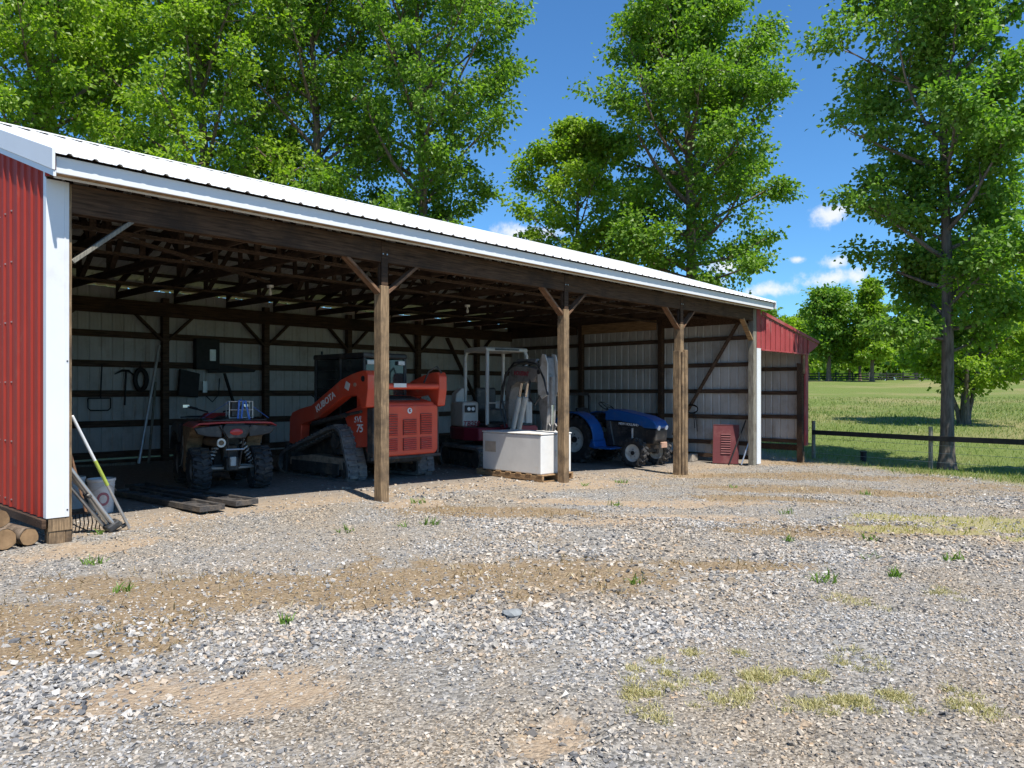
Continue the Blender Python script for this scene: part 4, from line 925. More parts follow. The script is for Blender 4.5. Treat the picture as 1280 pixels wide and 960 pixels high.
# left corner: buckets, folded stand, pole, rake, logs
def bucket(loc, r, h, label, printed):
    b = thing('bucket', label, 'bucket', loc)
    MB().lathe([(0,.004),(r*.86,.0),(r*.98,h),(r*1.05,h),(r*1.05,h-.03),(r*.99,h-.035),(r*.95,h*.99),(r*.83,.012),(0,.014)], (0,0,0), 'z', 28, closed=False).build('pail', M['bucket'], b, smooth=True)
    for z in (.78,.86): MB().lathe([(r*.955,h*z),(r*1.0,h*z),(r*1.0,h*z+.008),(r*.955,h*z+.008)], (0,0,0),'z',28).build('rib', M['bucket'], b, smooth=True)
    MB().tube([(r*1.03*math.cos(a), r*1.03*math.sin(a)-.02, h*.9-.12*abs(math.sin((a+math.pi/2)))) for a in [math.pi*k/14-math.pi for k in range(15)]], .004, 6).build('handle', M['galv'], b)
    if printed:
        P = MB(); n = 12
        for k in range(20):
                Q = []
                for kk, ro in ((k,1.0),(k+1,1.0),(k+1,.62),(k,.62)):
                    an = 2*math.pi*kk/20; zz = .42+.2*ro*math.sin(an); ph = -1.75+.5*ro*math.cos(an); rr = r*(.865+.115*zz)+.0015; Q.append((rr*math.cos(ph), rr*math.sin(ph), h*zz))
                P.add(Q, [(0,1,2,3)])
        tag(P.build('print', M['bucket_print'], b), kind='stuff')
bucket((1.08,1.72,gzf(1,1.7)+.0), .155, .42, 'white plastic bucket with faded red print beside the folded stand', True)
bucket((.95,2.35,gzf(1,2.3)+.0), .15, .40, 'plain pale bucket behind the printed bucket', False)
fs = thing('folded_stand', 'folded grey metal tube stand leaning inside the white corner trim', 'stand', (.70,.36,gzf(.7,.36)))
for k, (dx, dy, r) in enumerate(((0,0,.024),(.035,-.05,.022),(-.04,.05,.022),(.07,.04,.018))):
    MB().cyl((dx,dy,.03),(dx-.48,dy*1.2-.04,.78-.05*k),r,12).build('tube', M['alu'], fs, smooth=True)
MB().box((.01,-.02,.045),(.15,.15,.085), Matrix.Rotation(-.55,3,'Y')).build('foot', M['black_plastic'], fs, bevel=.02, seg=2)
MB().box((-.24,-.03,.40),(.05,.14,.05), Matrix.Rotation(-.55,3,'Y')).build('clamp', M['black_plastic'], fs, bevel=.01)
MB().cyl((.10,-.03,.02),(.16,-.05,.06),.022,10).cyl((.08,.06,.02),(.14,.09,.05),.022,10).build('foot_cap', M['black_plastic'], fs)
pt = thing('long_pole', 'long thin pole with a lime green grip leaning at the white corner', 'pole', (.87,.30,gzf(.87,.3)))
b0 = Vector((0,0,.004)); b1 = Vector((-.635,-.215,1.25))
for a, c, m in ((0,.4,'alu'),(.4,.62,'green_pole'),(.62,1,'white_paint')): MB().cyl(b0.lerp(b1,a), b0.lerp(b1,c), .0155 if m != 'green_pole' else .018, 12).build('shaft', M[m], pt, smooth=True)
rk = thing('garden_rake', 'dark steel garden rake behind the folded stand', 'rake', (.52,.55,gzf(.5,.5)))
for k in range(9): MB().tube([(-.15+k*.04,0,.19),(-.15+k*.04,-.04,.08),(-.15+k*.04,.0,.003)], .006, 6).build('tine', M['tool_black'], rk)
MB().cyl((-.17,0,.19),(.19,0,.19),.011,8).build('head', M['tool_black'], rk)
MB().cyl((0,0,.19),(-.12,.4,1.2),.014,8).build('handle', M['brace_wood'], rk)
def log(name, label, p, q, r, cat='log', seg=14, squash=1.0):
    t = thing(name, label, cat, (p[0],p[1],p[2]-r*squash)); d = Vector(q)-Vector(p); z0 = Vector((0,0,r*squash))
    b = MB(); n = seg; ring = []; ax = d.normalized(); x = ax.cross(Vector((0,0,1))).normalized(); y = x.cross(ax)
    rad = [r*(1+random.uniform(-.06,.06)) for k in range(n)]
    V = []
    for f in (0,.33,.66,1):
        for k in range(n):
            a = 2*math.pi*k/n; rr = rad[k]*(1+random.uniform(-.02,.02)); V.append(z0+d*f+x*rr*math.cos(a)+y*rr*squash*math.sin(a))
    F = [(i*n+k,i*n+(k+1)%n,(i+1)*n+(k+1)%n,(i+1)*n+k) for i in range(3) for k in range(n)]
    b.add(V, F); b.build('bark', M['bark'], t, smooth=True)
    for f, s in ((0,-.002),(1,.002)):
        e = MB(); e.add([z0+d*f+ax*s+x*rad[k]*.96*math.cos(2*math.pi*k/n)+y*rad[k]*.96*squash*math.sin(2*math.pi*k/n) for k in range(n)], [tuple(range(n))]); e.build('cut_end', M['log_end'], t)
    return t
log('firewood_log', 'short round log with a sawn end lying by the red gable wall', (-.165,.01,.09), (-.25,.8,.09), .086)
log('firewood_log', 'split pale log with bare wood lying next to the round log', (-.38,-.04,.10), (-.5,.75,.10), .105, squash=.95)
log('firewood_log', 'thick sawn block on top of the log pile by the red wall', (-.40,.06,.285), (-.52,.8,.285), .095, squash=.9)

# ramps on the floor
def ramp(label, p, q, w):
    d = Vector(q)-Vector(p); L_ = d.length; a = math.atan2(d.y, d.x)-math.pi/2
    t = thing('loading_ramp', label, 'ramp', (p[0],p[1],max(gzf(*p[:2]),gzf(*q[:2]))+.012), a)
    for x in (-w/2, w/2): MB().bx(x-.022,x+.022,0,L_,.0,.07).build('side_rail', M['ramp'], t, bevel=.004)
    MB().bx(-w/2+.024,w/2-.024,.04,L_-.04,.02,.035).build('deck', M['ramp'], t)
    for y in (.02,L_-.02): MB().bx(-w/2+.0225,w/2-.0225,y-.02,y+.02,.0,.066).build('end_rail', M['ramp'], t, bevel=.003)
    n = int(L_/.32)
    for k in range(1,n): MB().bx(-w/2+.023,w/2-.023,k*.32-.018,k*.32+.018,.036,.05).build('cleat', M['ramp'], t)
ramp('black trailer ramp lying nearer the buckets', (2.02,.72,0), (1.88,3.3,0), .29)
ramp('black trailer ramp lying beside the quad bike', (2.55,.84,0), (2.28,3.75,0), .29)

# tools along the back wall
o = MB().cyl((4.02,8.05,gzf(4,8)+.01),(4.60,8.43,2.5),.032,10).build('pole', M['galv'], None); tag(o, 'long pale pole leaning against a dark back wall post', 'pole')
o = MB().cyl((4.22,8.05,gzf(4,8)+.01),(4.52,8.43,1.7),.026,10).build('pole', M['fence_wood'], None); tag(o, 'short wooden pole leaning beside the long pale pole', 'pole')
wy = BD-.085
t = thing('bow_saw', 'dark bow saw hanging from a girt on the back wall', 'saw', (3.45,wy,1.1))
MB().tube([(-.22,0,.25),(-.22,0,.05),(-.17,0,0),(.17,0,0),(.22,0,.05),(.22,0,.25)], .014, 6).build('frame', M['tool_black'], t)
MB().bx(-.22,.22,-.003,.003,.24,.27).build('blade', M['dark_steel'], t)
MB().cyl((.02,0,.27),(.05,0,.95),.014,6).build('hook_rod', M['tool_black'], t)
t = thing('pick_axe', 'dark pick axe hung on the back wall beside the bow saw', 'pick', (3.95,wy,1.2))
MB().cyl((0,0,0),(.03,0,.72),.02,8).build('handle', M['tool_black'], t)
MB().tube([(-.2,0,.66),(-.05,0,.74),(.08,0,.74),(.22,0,.62)], [.01,.025,.025,.008], 8).build('head', M['tool_black'], t)
t = thing('horse_collar', 'black horse collar hanging high on the back wall', 'collar', (4.28,wy-.02,1.75))
MB().tube([(.12*math.cos(a), 0, .22*math.sin(a)) for a in [2*math.pi*k/16 for k in range(16)]], .05, 8, closed=True).build('pad', M['tool_black'], t)
MB().cyl((0,.02,.28),(0,.02,.40),.012,6).build('strap', M['tool_black'], t)
t = thing('fuse_box', 'dark metal electrical cabinet on the back wall between two posts', 'cabinet', (5.72,wy-.08,2.0))
MB().bx(-.28,.28,-.06,.1,0,.7).build('cabinet', M['tool_black'], t, bevel=.01)
MB().bx(.04,.18,-.068,-.061,.2,.46).build('meter_plate', M['galv'], t)
t = thing('hand_tools', 'cluster of dark saws and clamps hanging under the cabinet', 'tools', (5.4,wy-.06,1.3))
MB().prism([(-.35,.1),(.1,.05),(.15,.6),(-.3,.7)], -.05,.05,'xz').build('tool_board', M['tool_black'], t, bevel=.01)
MB().box((.28,0,.30),(.1,.03,.26)).build('gauge', M['galv'], t)
MB().prism([(.35,.62),(1.5,.66),(1.55,.72),(.35,.85)], -.02,.0,'xz').build('saw_blade', M['tool_black'], t)
MB().beam((.75,0,.62),(1.05,0,-.3),.03,.1,up=(0,1,0)).build('lever', M['tool_black'], t)
MB().tube([(.3,0,.1),(.45,-.02,-.05),(.6,-.02,.12),(.62,-.02,.5)], .012, 6).build('cord', M['tool_black'], t)
t = thing('shop_washer', 'pale grey pressure washer with coiled hose between quad bike and loader', 'washer', (4.75,5.2,gzf(4.7,5.2)))
MB().bx(-.16,.16,-.16,.16,.45,1.02).build('housing', M['pale_machine'], t, bevel=.06, seg=3)
MB().bx(-.2,.2,-.2,.2,.10,.44).build('base', M['tool_black'], t, bevel=.02)
for s in (-1,1): MB().cyl((s*.2,-.1,.10),(s*.25,-.1,.10),.10,16).build('wheel', M['tyre'], t)
for k in range(4): MB().tube([(.02+.0*k+.13*math.cos(a), -.2-.02*k, .62+.14*math.sin(a)) for a in [2*math.pi*i/16 for i in range(16)]], .012, 6, closed=True).build('hose_loop', M['blue_strap'] if k == 1 else M['spring'], t)
MB().cyl((0,-.166,.86),(0,-.15,.86),.04,12).build('dial', M['tool_black'], t)
o = MB().beam((.4,8.1,gzf(1,8)+.03),(3.9,7.95,gzf(4,8)+.03),.09,.05).build('floor_board', M['fence_wood'], None); tag(o, 'long grey board lying on the floor along the back wall', 'board')

# light bulbs under the trusses
for (u, v, lab) in ((4.91,4.36,'bare bulb in a white holder hanging over the quad bike'), (9.6,3.95,'bare bulb in a white holder hanging over the excavator')):
    t = thing('light_bulb', lab, 'light bulb', (u,v,3.29))
    MB().cyl((0,0,.12),(0,0,.168),.055,14,.065).build('holder', M['bulb'], t, smooth=True)
    MB().lathe([(0,-.02),(.022,-.012),(.034,.015),(.032,.045),(.018,.08),(.016,.12)], (0,0,0), 'z', 14, closed=False).build('glass', M['bulb'], t, smooth=True)

# ------------------------------------------------------------------ fences
fdir = Vector((19.78-20.51, -3.1-.24, 0)); 
fn = thing('paddock_fence', 'black rail fence on grey round posts at the pasture edge', 'fence', (20.51,.24,gzf(20.51,.24)))
base = Vector(fn.location); fpts = []
for k in range(0, 5):
    p = Vector((20.51,.24,0))+fdir*k; p.z = gzf(p.x, p.y); fpts.append(p)
    MB().cyl(p-base+Vector((0,0,-.2)), p-base+Vector((0,0,1.1+random.uniform(-.02,.04))), .058, 12, .053).build('post', M['fence_wood'], fn, smooth=True)
side = Vector((-.976,.213,0)).normalized()
for k in range(4):
    a, b = fpts[k]-base, fpts[k+1]-base
    MB().beam(a+side*.075+Vector((0,0,.80-.0*k)), b+side*.075+Vector((0,0,.80)), .035, .135).build('rail', M['black_board'], fn, bevel=.003)
    for z in (.18,.42,.62): MB().cyl(a+side*.06+Vector((0,0,z)), b+side*.06+Vector((0,0,z)), .004, 5).build('wire', M['galv'], fn)
p = (20.62,-1.15); st = thing('cut_post', 'short black post stump standing in the grass by the fence', 'post', (*p,gzf(*p)))
MB().cyl((0,0,-.1),(.01,0,.27),.085,14).build('stem', M['black_board'], st, smooth=True); MB().cyl((.01,0,.272),(.01,0,.30),.10,14).build('cap', M['black_board'], st)

ff = thing('board_fence', 'distant dark board fence along the far edge of the pasture', 'fence', at_depth(1150,475,117)); 
fb = Vector(ff.location); fb.z = gzf(fb.x, fb.y); ff.location = fb
rightv = Vector((SA,-CA,0)); 
for k in range(-14, 12):
    p = fb+rightv*k*2.6; q = fb+rightv*(k+1)*2.6; p.z = gzf(p.x,p.y); q.z = gzf(q.x,q.y)
    MB().beam(p-fb+Vector((0,0,-.2)), p-fb+Vector((0,0,1.35)), .14, .14, up=(0,1,0)).build('post', M['fence_wood'] if k % 3 == 0 else M['black_board'], ff)
    for z in (.35,.72,1.1): MB().beam(p-fb+Vector((0,0,z)), q-fb+Vector((0,0,z)), .04, .17).build('rail', M['black_board'], ff)
# a few stones too big for the gravel
def rock(name, label, loc, s, seed):
    r = random.Random(seed); bm = bmesh.new(); bmesh.ops.create_icosphere(bm, subdivisions=2, radius=1)
    for v in bm.verts:
        n = 1+.18*math.sin(v.co.x*3+seed)+r.uniform(-.12,.12); v.co = Vector((v.co.x*s[0]*n, v.co.y*s[1]*n, v.co.z*s[2]*n))
    me = bpy.data.meshes.new(name); bm.to_mesh(me); bm.free(); o = link(name, me, M['stone_big'], None, loc); o.rotation_euler.z = r.uniform(0,3); return tag(o, label, 'stone')
rock('flat_stone', 'flat blue-grey stone lying at the edge of the straw patch', (1.33,-4.93,gzf(1.3,-4.9)+.006), (.07,.055,.03), 3)
# ------------------------------------------------------------------ gravel, straw, grass
def scatter(n, z0, z1, power=1.0, spread=.74):
    """random ground points in front of the house, thinner with distance"""
    t = RNG.random(n); Z = z0*(z1/z0)**t if power == 0 else (z0**power+(z1**power-z0**power)*t)**(1/power)
    a = (RNG.random(n)*2-1)*spread
    u = CAMU+Z*(a*SA+CA); v = CAMV+Z*(-a*CA+SA); return u, v, Z
_ico = bmesh.new(); bmesh.ops.create_cube(_ico, size=1.15); CUBE_V = np.array([v.co[:] for v in _ico.verts]); _ico.verts.index_update(); bmesh.ops.triangulate(_ico, faces=_ico.faces); CUBE_F = np.array([[v.index for v in f.verts] for f in _ico.faces]); _ico.free()
def rand_rot(n):
    q = RNG.normal(size=(n,4)); q /= np.linalg.norm(q,axis=1)[:,None]; w,x,y,z = q.T
    return np.stack([np.stack([1-2*(y*y+z*z),2*(x*y-z*w),2*(x*z+y*w)],-1),np.stack([2*(x*y+z*w),1-2*(x*x+z*z),2*(y*z-x*w)],-1),np.stack([2*(x*z-y*w),2*(y*z+x*w),1-2*(x*x+y*y)],-1)],1)
def stones(u, v, size):
    n = len(u); P = np.repeat(CUBE_V[None],n,0)*(1+RNG.normal(size=(n,8,1))*.16)+RNG.normal(size=(n,8,3))*.17
    P = np.einsum('nij,nkj->nki', rand_rot(n), P*np.stack([np.ones(n),RNG.uniform(.55,.95,n),RNG.uniform(.4,.75,n)],-1)[:,None,:])
    P[:,:,2] *= .72
    P *= (size*.5)[:,None,None]; z = ground_z(u,v)+size*.10+GROUND_ADD(u,v)
    P += np.stack([u,v,z],-1)[:,None,:]
    F = CUBE_F[None]+np.arange(n)[:,None,None]*8
    return P.reshape(-1,3), F.reshape(-1,3)
def GROUND_ADD(u, v):
    st, gr, di, ye, tu, ins = zones(u, v); near = sstep(40,20,depth_of(u,v))
    return near*((fbm(u,v,.55,1)-.5)*.07*(1-ins)*sstep(-.2,-1.6,v)+(fbm(u,v,4,2,3)-.5)*.03*(1-.6*ins))-near*.02*sstep(.2,.8,di)*(1-ins)
M_stone = bpy.data.materials.new('gravel'); M_stone.use_nodes = True
def stone_mat():
    nt = M_stone.node_tree; N = nt.nodes; L = nt.links; p = N['Principled BSDF']; p.inputs['Roughness'].default_value = .85; p.inputs['Specular IOR Level'].default_value = .25
    g = N.new('ShaderNodeNewGeometry'); r = N.new('ShaderNodeValToRGB'); e = r.color_ramp.elements
    st = [(0,(.08,.083,.09)),(.16,(.165,.163,.162)),(.36,(.262,.255,.245)),(.55,(.35,.332,.305)),(.7,(.42,.385,.335)),(.83,(.36,.28,.2)),(.93,(.42,.40,.37)),(1,(.5,.48,.45))]
    while len(e) < len(st): e.new(.5)
    for k, (po, c) in enumerate(st): e[k].position = po; e[k].color = (*c,1)
    L.new(g.outputs['Random Per Island'], r.inputs[0])
    tc = N.new('ShaderNodeTexCoord'); nz = N.new('ShaderNodeTexNoise'); nz.inputs['Scale'].default_value = .55; nz.inputs['Detail'].default_value = 4; L.new(tc.outputs['Object'], nz.inputs['Vector'])
    mr = N.new('ShaderNodeMapRange'); mr.inputs[1].default_value = .42; mr.inputs[2].default_value = .68; mr.inputs[4].default_value = .75; L.new(nz.outputs['Fac'], mr.inputs[0])
    mx = N.new('ShaderNodeMix'); mx.data_type = 'RGBA'; mx.blend_type = 'MULTIPLY'; L.new(mr.outputs[0], mx.inputs[0]); L.new(r.outputs[0], mx.inputs[6]); mx.inputs[7].default_value = (1.0,.85,.66,1)
    n2 = N.new('ShaderNodeTexNoise'); n2.inputs['Scale'].default_value = 90; n2.inputs['Detail'].default_value = 4; L.new(tc.outputs['Object'], n2.inputs['Vector'])
    m2 = N.new('ShaderNodeMix'); m2.data_type = 'RGBA'; m2.blend_type = 'OVERLAY'; m2.inputs[0].default_value = .45; L.new(mx.outputs[2], m2.inputs[6]); L.new(n2.outputs['Fac'], m2.inputs[7])
    L.new(m2.outputs[2], p.inputs['Base Color'])
stone_mat()
def build_gravel():
    VV = []; FF = []; off = 0
    for n, z0, z1, smin, smax in ((31000,2.6,5.2,.012,.040),(40000,4.6,9.5,.017,.046),(38000,8.5,20,.026,.054),(500,2.8,11,.05,.085)):
        u, v, Z = scatter(int(n*1.7), z0, z1, 1.6)
        st, gr, di, ye, tu, ins = zones(u, v)
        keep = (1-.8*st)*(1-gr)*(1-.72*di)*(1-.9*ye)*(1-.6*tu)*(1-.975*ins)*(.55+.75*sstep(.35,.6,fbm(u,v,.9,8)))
        barnin = (v > BD-.1) | ((u > -.2) & (u < 0.1) & (v > -.05))
        ok = (RNG.random(len(u)) < keep) & ~barnin
        u, v = u[ok][:n], v[ok][:n]
        size = smin+(smax-smin)*RNG.random(len(u))**2.2
        coarse = sstep(.45,.62,fbm(u,v,.33,14)); size = size*(.8+.6*coarse)
        P, F = stones(u, v, size); VV.append(P); FF.append(F+off); off += len(P)
    me = np_mesh('gravel', np.concatenate(VV), np.concatenate(FF))
    o = link('gravel', me, M_stone); tag(o, 'loose grey and tan crushed stone spread over the yard', 'gravel', kind='stuff')
build_gravel()

def blade_mat(name, cols, transl=.35):
    m = bpy.data.materials.new(name); m.use_nodes = True; nt = m.node_tree; N = nt.nodes; L = nt.links; p = N['Principled BSDF']; p.inputs['Roughness'].default_value = .45; p.inputs['Specular IOR Level'].default_value = .4
    g = N.new('ShaderNodeNewGeometry'); r = N.new('ShaderNodeValToRGB'); e = r.color_ramp.elements
    while len(e) < len(cols): e.new(.5)
    for k, c in enumerate(cols): e[k].position = k/(len(cols)-1); e[k].color = (*c,1)
    L.new(g.outputs['Random Per Island'], r.inputs[0]); L.new(r.outputs[0], p.inputs['Base Color'])
    t = N.new('ShaderNodeBsdfTranslucent'); gm = N.new('ShaderNodeMix'); gm.data_type = 'RGBA'; gm.blend_type = 'MULTIPLY'; gm.inputs[0].default_value = 1; L.new(r.outputs[0], gm.inputs[6]); gm.inputs[7].default_value = (1.3,1.5,.5,1); L.new(gm.outputs[2], t.inputs['Color'])
    ms = N.new('ShaderNodeMixShader'); ms.inputs[0].default_value = transl; L.new(p.outputs[0], ms.inputs[1]); L.new(t.outputs[0], ms.inputs[2]); L.new(ms.outputs[0], N['Material Output'].inputs[0])
    return m
def blades(name, label, cat, u, v, h, w, lean, m):
    n = len(u); a = RNG.random(n)*2*math.pi; z = ground_z(u,v)+GROUND_ADD(u,v)-.004
    base = np.stack([u,v,z],-1); s = np.stack([np.cos(a),np.sin(a),np.zeros(n)],-1)*(w*.5)[:,None]
    b = RNG.random(n)*2*math.pi; l = lean*(RNG.random(n)*.8+.2)
    d = np.stack([np.cos(b)*np.sin(l),np.sin(b)*np.sin(l),np.cos(l)],-1)
    mid = base+d*(h*.55)[:,None]; l2 = np.clip(l*1.9,0,1.75); d2 = np.stack([np.cos(b)*np.sin(l2),np.sin(b)*np.sin(l2),np.cos(l2)],-1); tip = mid+d2*(h*.5)[:,None]
    P = np.stack([base-s,base+s,mid+s*.8,mid-s*.8,tip],1).reshape(-1,3); i = np.arange(n)[:,None]*5
    F = np.concatenate([i+np.array([[0,1,2]]),i+np.array([[0,2,3]]),i+np.array([[3,2,4]])],0)
    o = link(name, np_mesh(name, P, F), m); return tag(o, label, cat, kind='stuff')
M_straw = blade_mat('straw', [(.12,.075,.035),(.24,.16,.075),(.38,.28,.14),(.2,.14,.07),(.5,.42,.26)], .15)
M_green = blade_mat('grass_blade', [(.07,.12,.02),(.105,.17,.03),(.14,.205,.042),(.2,.235,.06),(.32,.3,.12)], .35)
M_weed = blade_mat('weed', [(.1,.18,.03),(.14,.24,.04),(.19,.28,.06)], .4)
M_yellow = blade_mat('yellow_weed', [(.3,.26,.05),(.42,.37,.08),(.22,.24,.05),(.5,.44,.14)], .3)
def build_straw():
    u, v, Z = scatter(150000, 3, 22, 1.5); st, gr, di, ye, tu, ins = zones(u, v)
    ok = RNG.random(len(u)) < st*.55*(.3+sstep(.4,.62,fbm(u,v,3,21))); u, v = u[ok][:34000], v[ok][:34000]
    blades('straw', 'short dead straw lying in patches over the gravel', 'straw', u, v, RNG.uniform(.03,.09,len(u)), RNG.uniform(.005,.011,len(u)), 1.35, M_straw)
    u, v, Z = scatter(60000, 3, 20, 1.3); st, gr, di, ye, tu, ins = zones(u, v)
    ok = RNG.random(len(u)) < np.maximum(ye, 0)*.9; u, v = u[ok], v[ok]
    blades('yellow_weeds', 'low yellow-green weeds spreading over the gravel by the pasture', 'weeds', u, v, RNG.uniform(.03,.08,len(u)), RNG.uniform(.006,.014,len(u)), 1.0, M_yellow)
    us = []; vs = []
    for cu, cv, r, k in [(1.25,-6.35,.2,1500),(1.5,-6.65,.2,1700),(1.1,-6.65,.09,700),(1.42,-7.05,.16,1200),(1.6,-7.2,.12,900),(1.2,-6.95,.08,500),(1.75,-7.55,.12,800),(3.9,-6.95,.1,400),(3.2,-6.55,.1,400),(2.0,-6.9,.1,400),(.8,-6.2,.16,900),(.6,-6.45,.12,500)]:
        nt_ = 9; cx = cu+RNG.normal(size=nt_)*r*.75; cy = cv+RNG.normal(size=nt_)*r*.75; j = RNG.integers(0,nt_,k); us.append(cx[j]+RNG.normal(size=k)*.028); vs.append(cy[j]+RNG.normal(size=k)*.028)
    u = np.concatenate(us); v = np.concatenate(vs)
    blades('dry_tufts', 'tufts of dry yellow grass growing out of the gravel', 'grass', u, v, RNG.uniform(.02,.05,len(u)), RNG.uniform(.003,.006,len(u)), 1.25, blade_mat('tuft', [(.3,.25,.1),(.44,.38,.19),(.32,.3,.11),(.52,.46,.27)], .2))
    us = []; vs = []
    for cu, cv in [(2.35,-1.6),(2.9,-1.9),(4.45,-.35),(8.0,-.55),(9.2,-.5),(3.2,-2.0),(-.2,-2.4),(.55,.25),(3.65,-6.15),(4.3,-6.5),(5.4,-6.7),(6.2,-2.4),(10.2,-2.2),(.2,-4.0),(2.6,-5.1),(7.2,-4.4),(5.3,-5.2),(6.0,-5.8),(5.0,-6.1),(11,-4.2),(.0,-1.2)]:
        k = random.randint(14,40); r = random.uniform(.04,.11); rr = r*np.sqrt(RNG.random(k)); a = RNG.random(k)*6.283; us.append(cu+rr*np.cos(a)); vs.append(cv+rr*np.sin(a))
    u = np.concatenate(us); v = np.concatenate(vs)
    blades('green_weeds', 'small bright green weed sprigs scattered in the gravel', 'weeds', u, v, RNG.uniform(.05,.12,len(u)), RNG.uniform(.008,.018,len(u)), .9, M_weed)
    u, v, Z = scatter(210000, 14, 62, .35, .8); u2 = u; st, gr, di, ye, tu, ins = zones(u, v)
    ok = (RNG.random(len(u)) < gr*(.45+.55*sstep(.3,.6,fbm(u,v,.8,30)))) & (u > 16) & ~((u < 19.6) & (v > 0) & (v < 8.5)); u, v, Z = u[ok][:52000], v[ok][:52000], Z[ok][:52000]
    blades('grass', 'short green pasture grass with dry blades', 'grass', u, v, RNG.uniform(.05,.15,len(u))*(1+.4*sstep(22,40,Z)), RNG.uniform(.008,.016,len(u))*(1+sstep(22,45,Z)*1.5), .7, M_green)
build_straw()

# ------------------------------------------------------------------ trees
M_bark = M['bark']
M_bark2 = mat('bark_grey', (.13,.112,.095), .95, 0, .35, 5, stretch=(3,3,.5), bump=.8, bscale=12, spec=.1)
def leaf_mat(name, a, b, c): return blade_mat(name, [a, b, c], .5)
L_bright = leaf_mat('leaf_bright', (.14,.235,.022), (.215,.325,.032), (.3,.4,.05))
L_mid = leaf_mat('leaf_mid', (.095,.185,.022), (.15,.26,.034), (.215,.325,.046))
L_dark = leaf_mat('leaf_dark', (.095,.19,.028), (.14,.255,.038), (.195,.31,.05))
def tree(name, label, loc, H, crown0, R, tr, seed, leaves, leaf, lm, group=None, limbs=34, prof=None, sub=6, bark=None, clump=.40, lean=(0,0), twin=0, top_scale=.96, branch_n=6):
    rng = np.random.default_rng(seed); rnd = random.Random(seed)
    t = thing(name, label, 'tree', loc, 0, group)
    prof = prof or (lambda s: (.55+.75*s if s < .45 else .89*(1-((s-.45)/.55)**1.6)+.08))
    wood = MB(); K = 14
    ph = [rnd.uniform(0,6.28) for _ in range(4)]
    def tpos(h):
        s = h/H; return Vector((lean[0]*s+.18*math.sin(s*5+ph[0])*s*R*.3, lean[1]*s+.18*math.sin(s*4+ph[1])*s*R*.3, h))
    def trad(h):
        s = h/H; return max(.015, tr*(1-s)**.75*(1+.55*math.exp(-h/.35)))
    hs = [-.3,0,.15,.4,.9]+[H*top_scale*(k/K) for k in range(1,K+1) if H*top_scale*k/K > 1.2]
    wood.tube([tpos(max(h,0))+Vector((0,0,min(h,0))) for h in hs], [trad(max(h,0)) for h in hs], 10)
    for k in range(twin):
        a = ph[2]+k*2.4; d = Vector((math.cos(a),math.sin(a),0))
        wood.tube([d*tr*.8+Vector((0,0,-.3)), d*tr*.9, d*(tr*1.4)+Vector((0,0,crown0*.6)), d*(tr*2.6)+Vector((0,0,crown0*1.3)), d*R*.35+Vector((0,0,H*.6))], [tr*.75,tr*.7,tr*.55,tr*.45,.03], 8)
    centres = []; outs = []
    for k in range(limbs):
        s = (k+.5)/limbs; s = s**.9; h = crown0+(H*.97-crown0)*s*.98; az = k*2.39996+rnd.uniform(-.5,.5)
        L0 = R*prof(s)*rnd.uniform(.72,1.12); el = math.radians(8+52*s+rnd.uniform(-12,12))
        b = tpos(h); d = Vector((math.cos(az)*math.cos(el), math.sin(az)*math.cos(el), math.sin(el)))
        pts = [b]; n = 5; p = b.copy()
        for i in range(n):
            d = (d+Vector((rnd.uniform(-.16,.16), rnd.uniform(-.16,.16), .10-.10*i/n+rnd.uniform(-.1,.1)))).normalized(); p = p+d*(L0/n); pts.append(p.copy())
        r0 = min(trad(h)*.6, .02+.018*L0)
        wood.tube(pts, [r0*(1-.85*i/n) for i in range(n+1)], 5)
        for j in range(branch_n+1):
            f = .30+.70*j/branch_n; i = min(int(f*n), n-1); q = pts[i].lerp(pts[i+1], f*n-i)
            if j < branch_n:
                sd = Vector((rnd.uniform(-1,1), rnd.uniform(-1,1), rnd.uniform(-.25,.75))).normalized(); sd = (sd+d*.45).normalized(); l2 = L0*rnd.uniform(.16,.34)*(1.15-.4*f)+.25
                e = q+sd*l2; wood.tube([q, q.lerp(e,.5)+Vector((0,0,.05)), e], [r0*.35*(1-.5*f)+.006, .009, .005], 4)
                for c in range(2): centres.append(q.lerp(e, .55+.5*c)); outs.append(sd)
            else: centres.append(q); outs.append(d)
    C = np.array([c[:] for c in centres]); O = np.array([o[:] for o in outs]); nc = len(C)
    wgt = rng.uniform(.5,1.5,nc); idx = rng.choice(nc, leaves, p=wgt/wgt.sum())
    sg = clump*(R/4.5)**.5*rng.uniform(.7,1.25,nc)[idx]
    P = C[idx]+rng.normal(size=(leaves,3))*np.array([1,1,.62])*sg[:,None]*.62
    # leaf frames: tips droop outward, faces mostly up
    tipd = (P-C[idx]); tipd /= np.linalg.norm(tipd,axis=1)[:,None]+1e-6
    tipd = tipd*.7+O[idx]*.4+rng.normal(size=(leaves,3))*.55+np.array([0,0,-.45]); tipd /= np.linalg.norm(tipd,axis=1)[:,None]
    up = np.array([0,0,1])+rng.normal(size=(leaves,3))*.95; sidev = np.cross(tipd, up); sidev /= np.linalg.norm(sidev,axis=1)[:,None]+1e-6; nrm = np.cross(sidev, tipd)
    sz = leaf*rng.uniform(.65,1.25,leaves); w = sz*.38
    A = P; B = P+tipd*(sz*.5)[:,None]+sidev*w[:,None]+nrm*(sz*.10)[:,None]; Dd = P+tipd*(sz*.5)[:,None]-sidev*w[:,None]+nrm*(sz*.10)[:,None]; T = P+tipd*sz[:,None]-nrm*(sz*.12)[:,None]
    V = np.stack([A,B,T,Dd],1).reshape(-1,3); i = np.arange(leaves)[:,None]*4; F = np.concatenate([i+np.array([[0,1,2]]), i+np.array([[0,2,3]])],1).reshape(-1,3)
    wood.build('trunk', bark or M_bark, t, smooth=True)
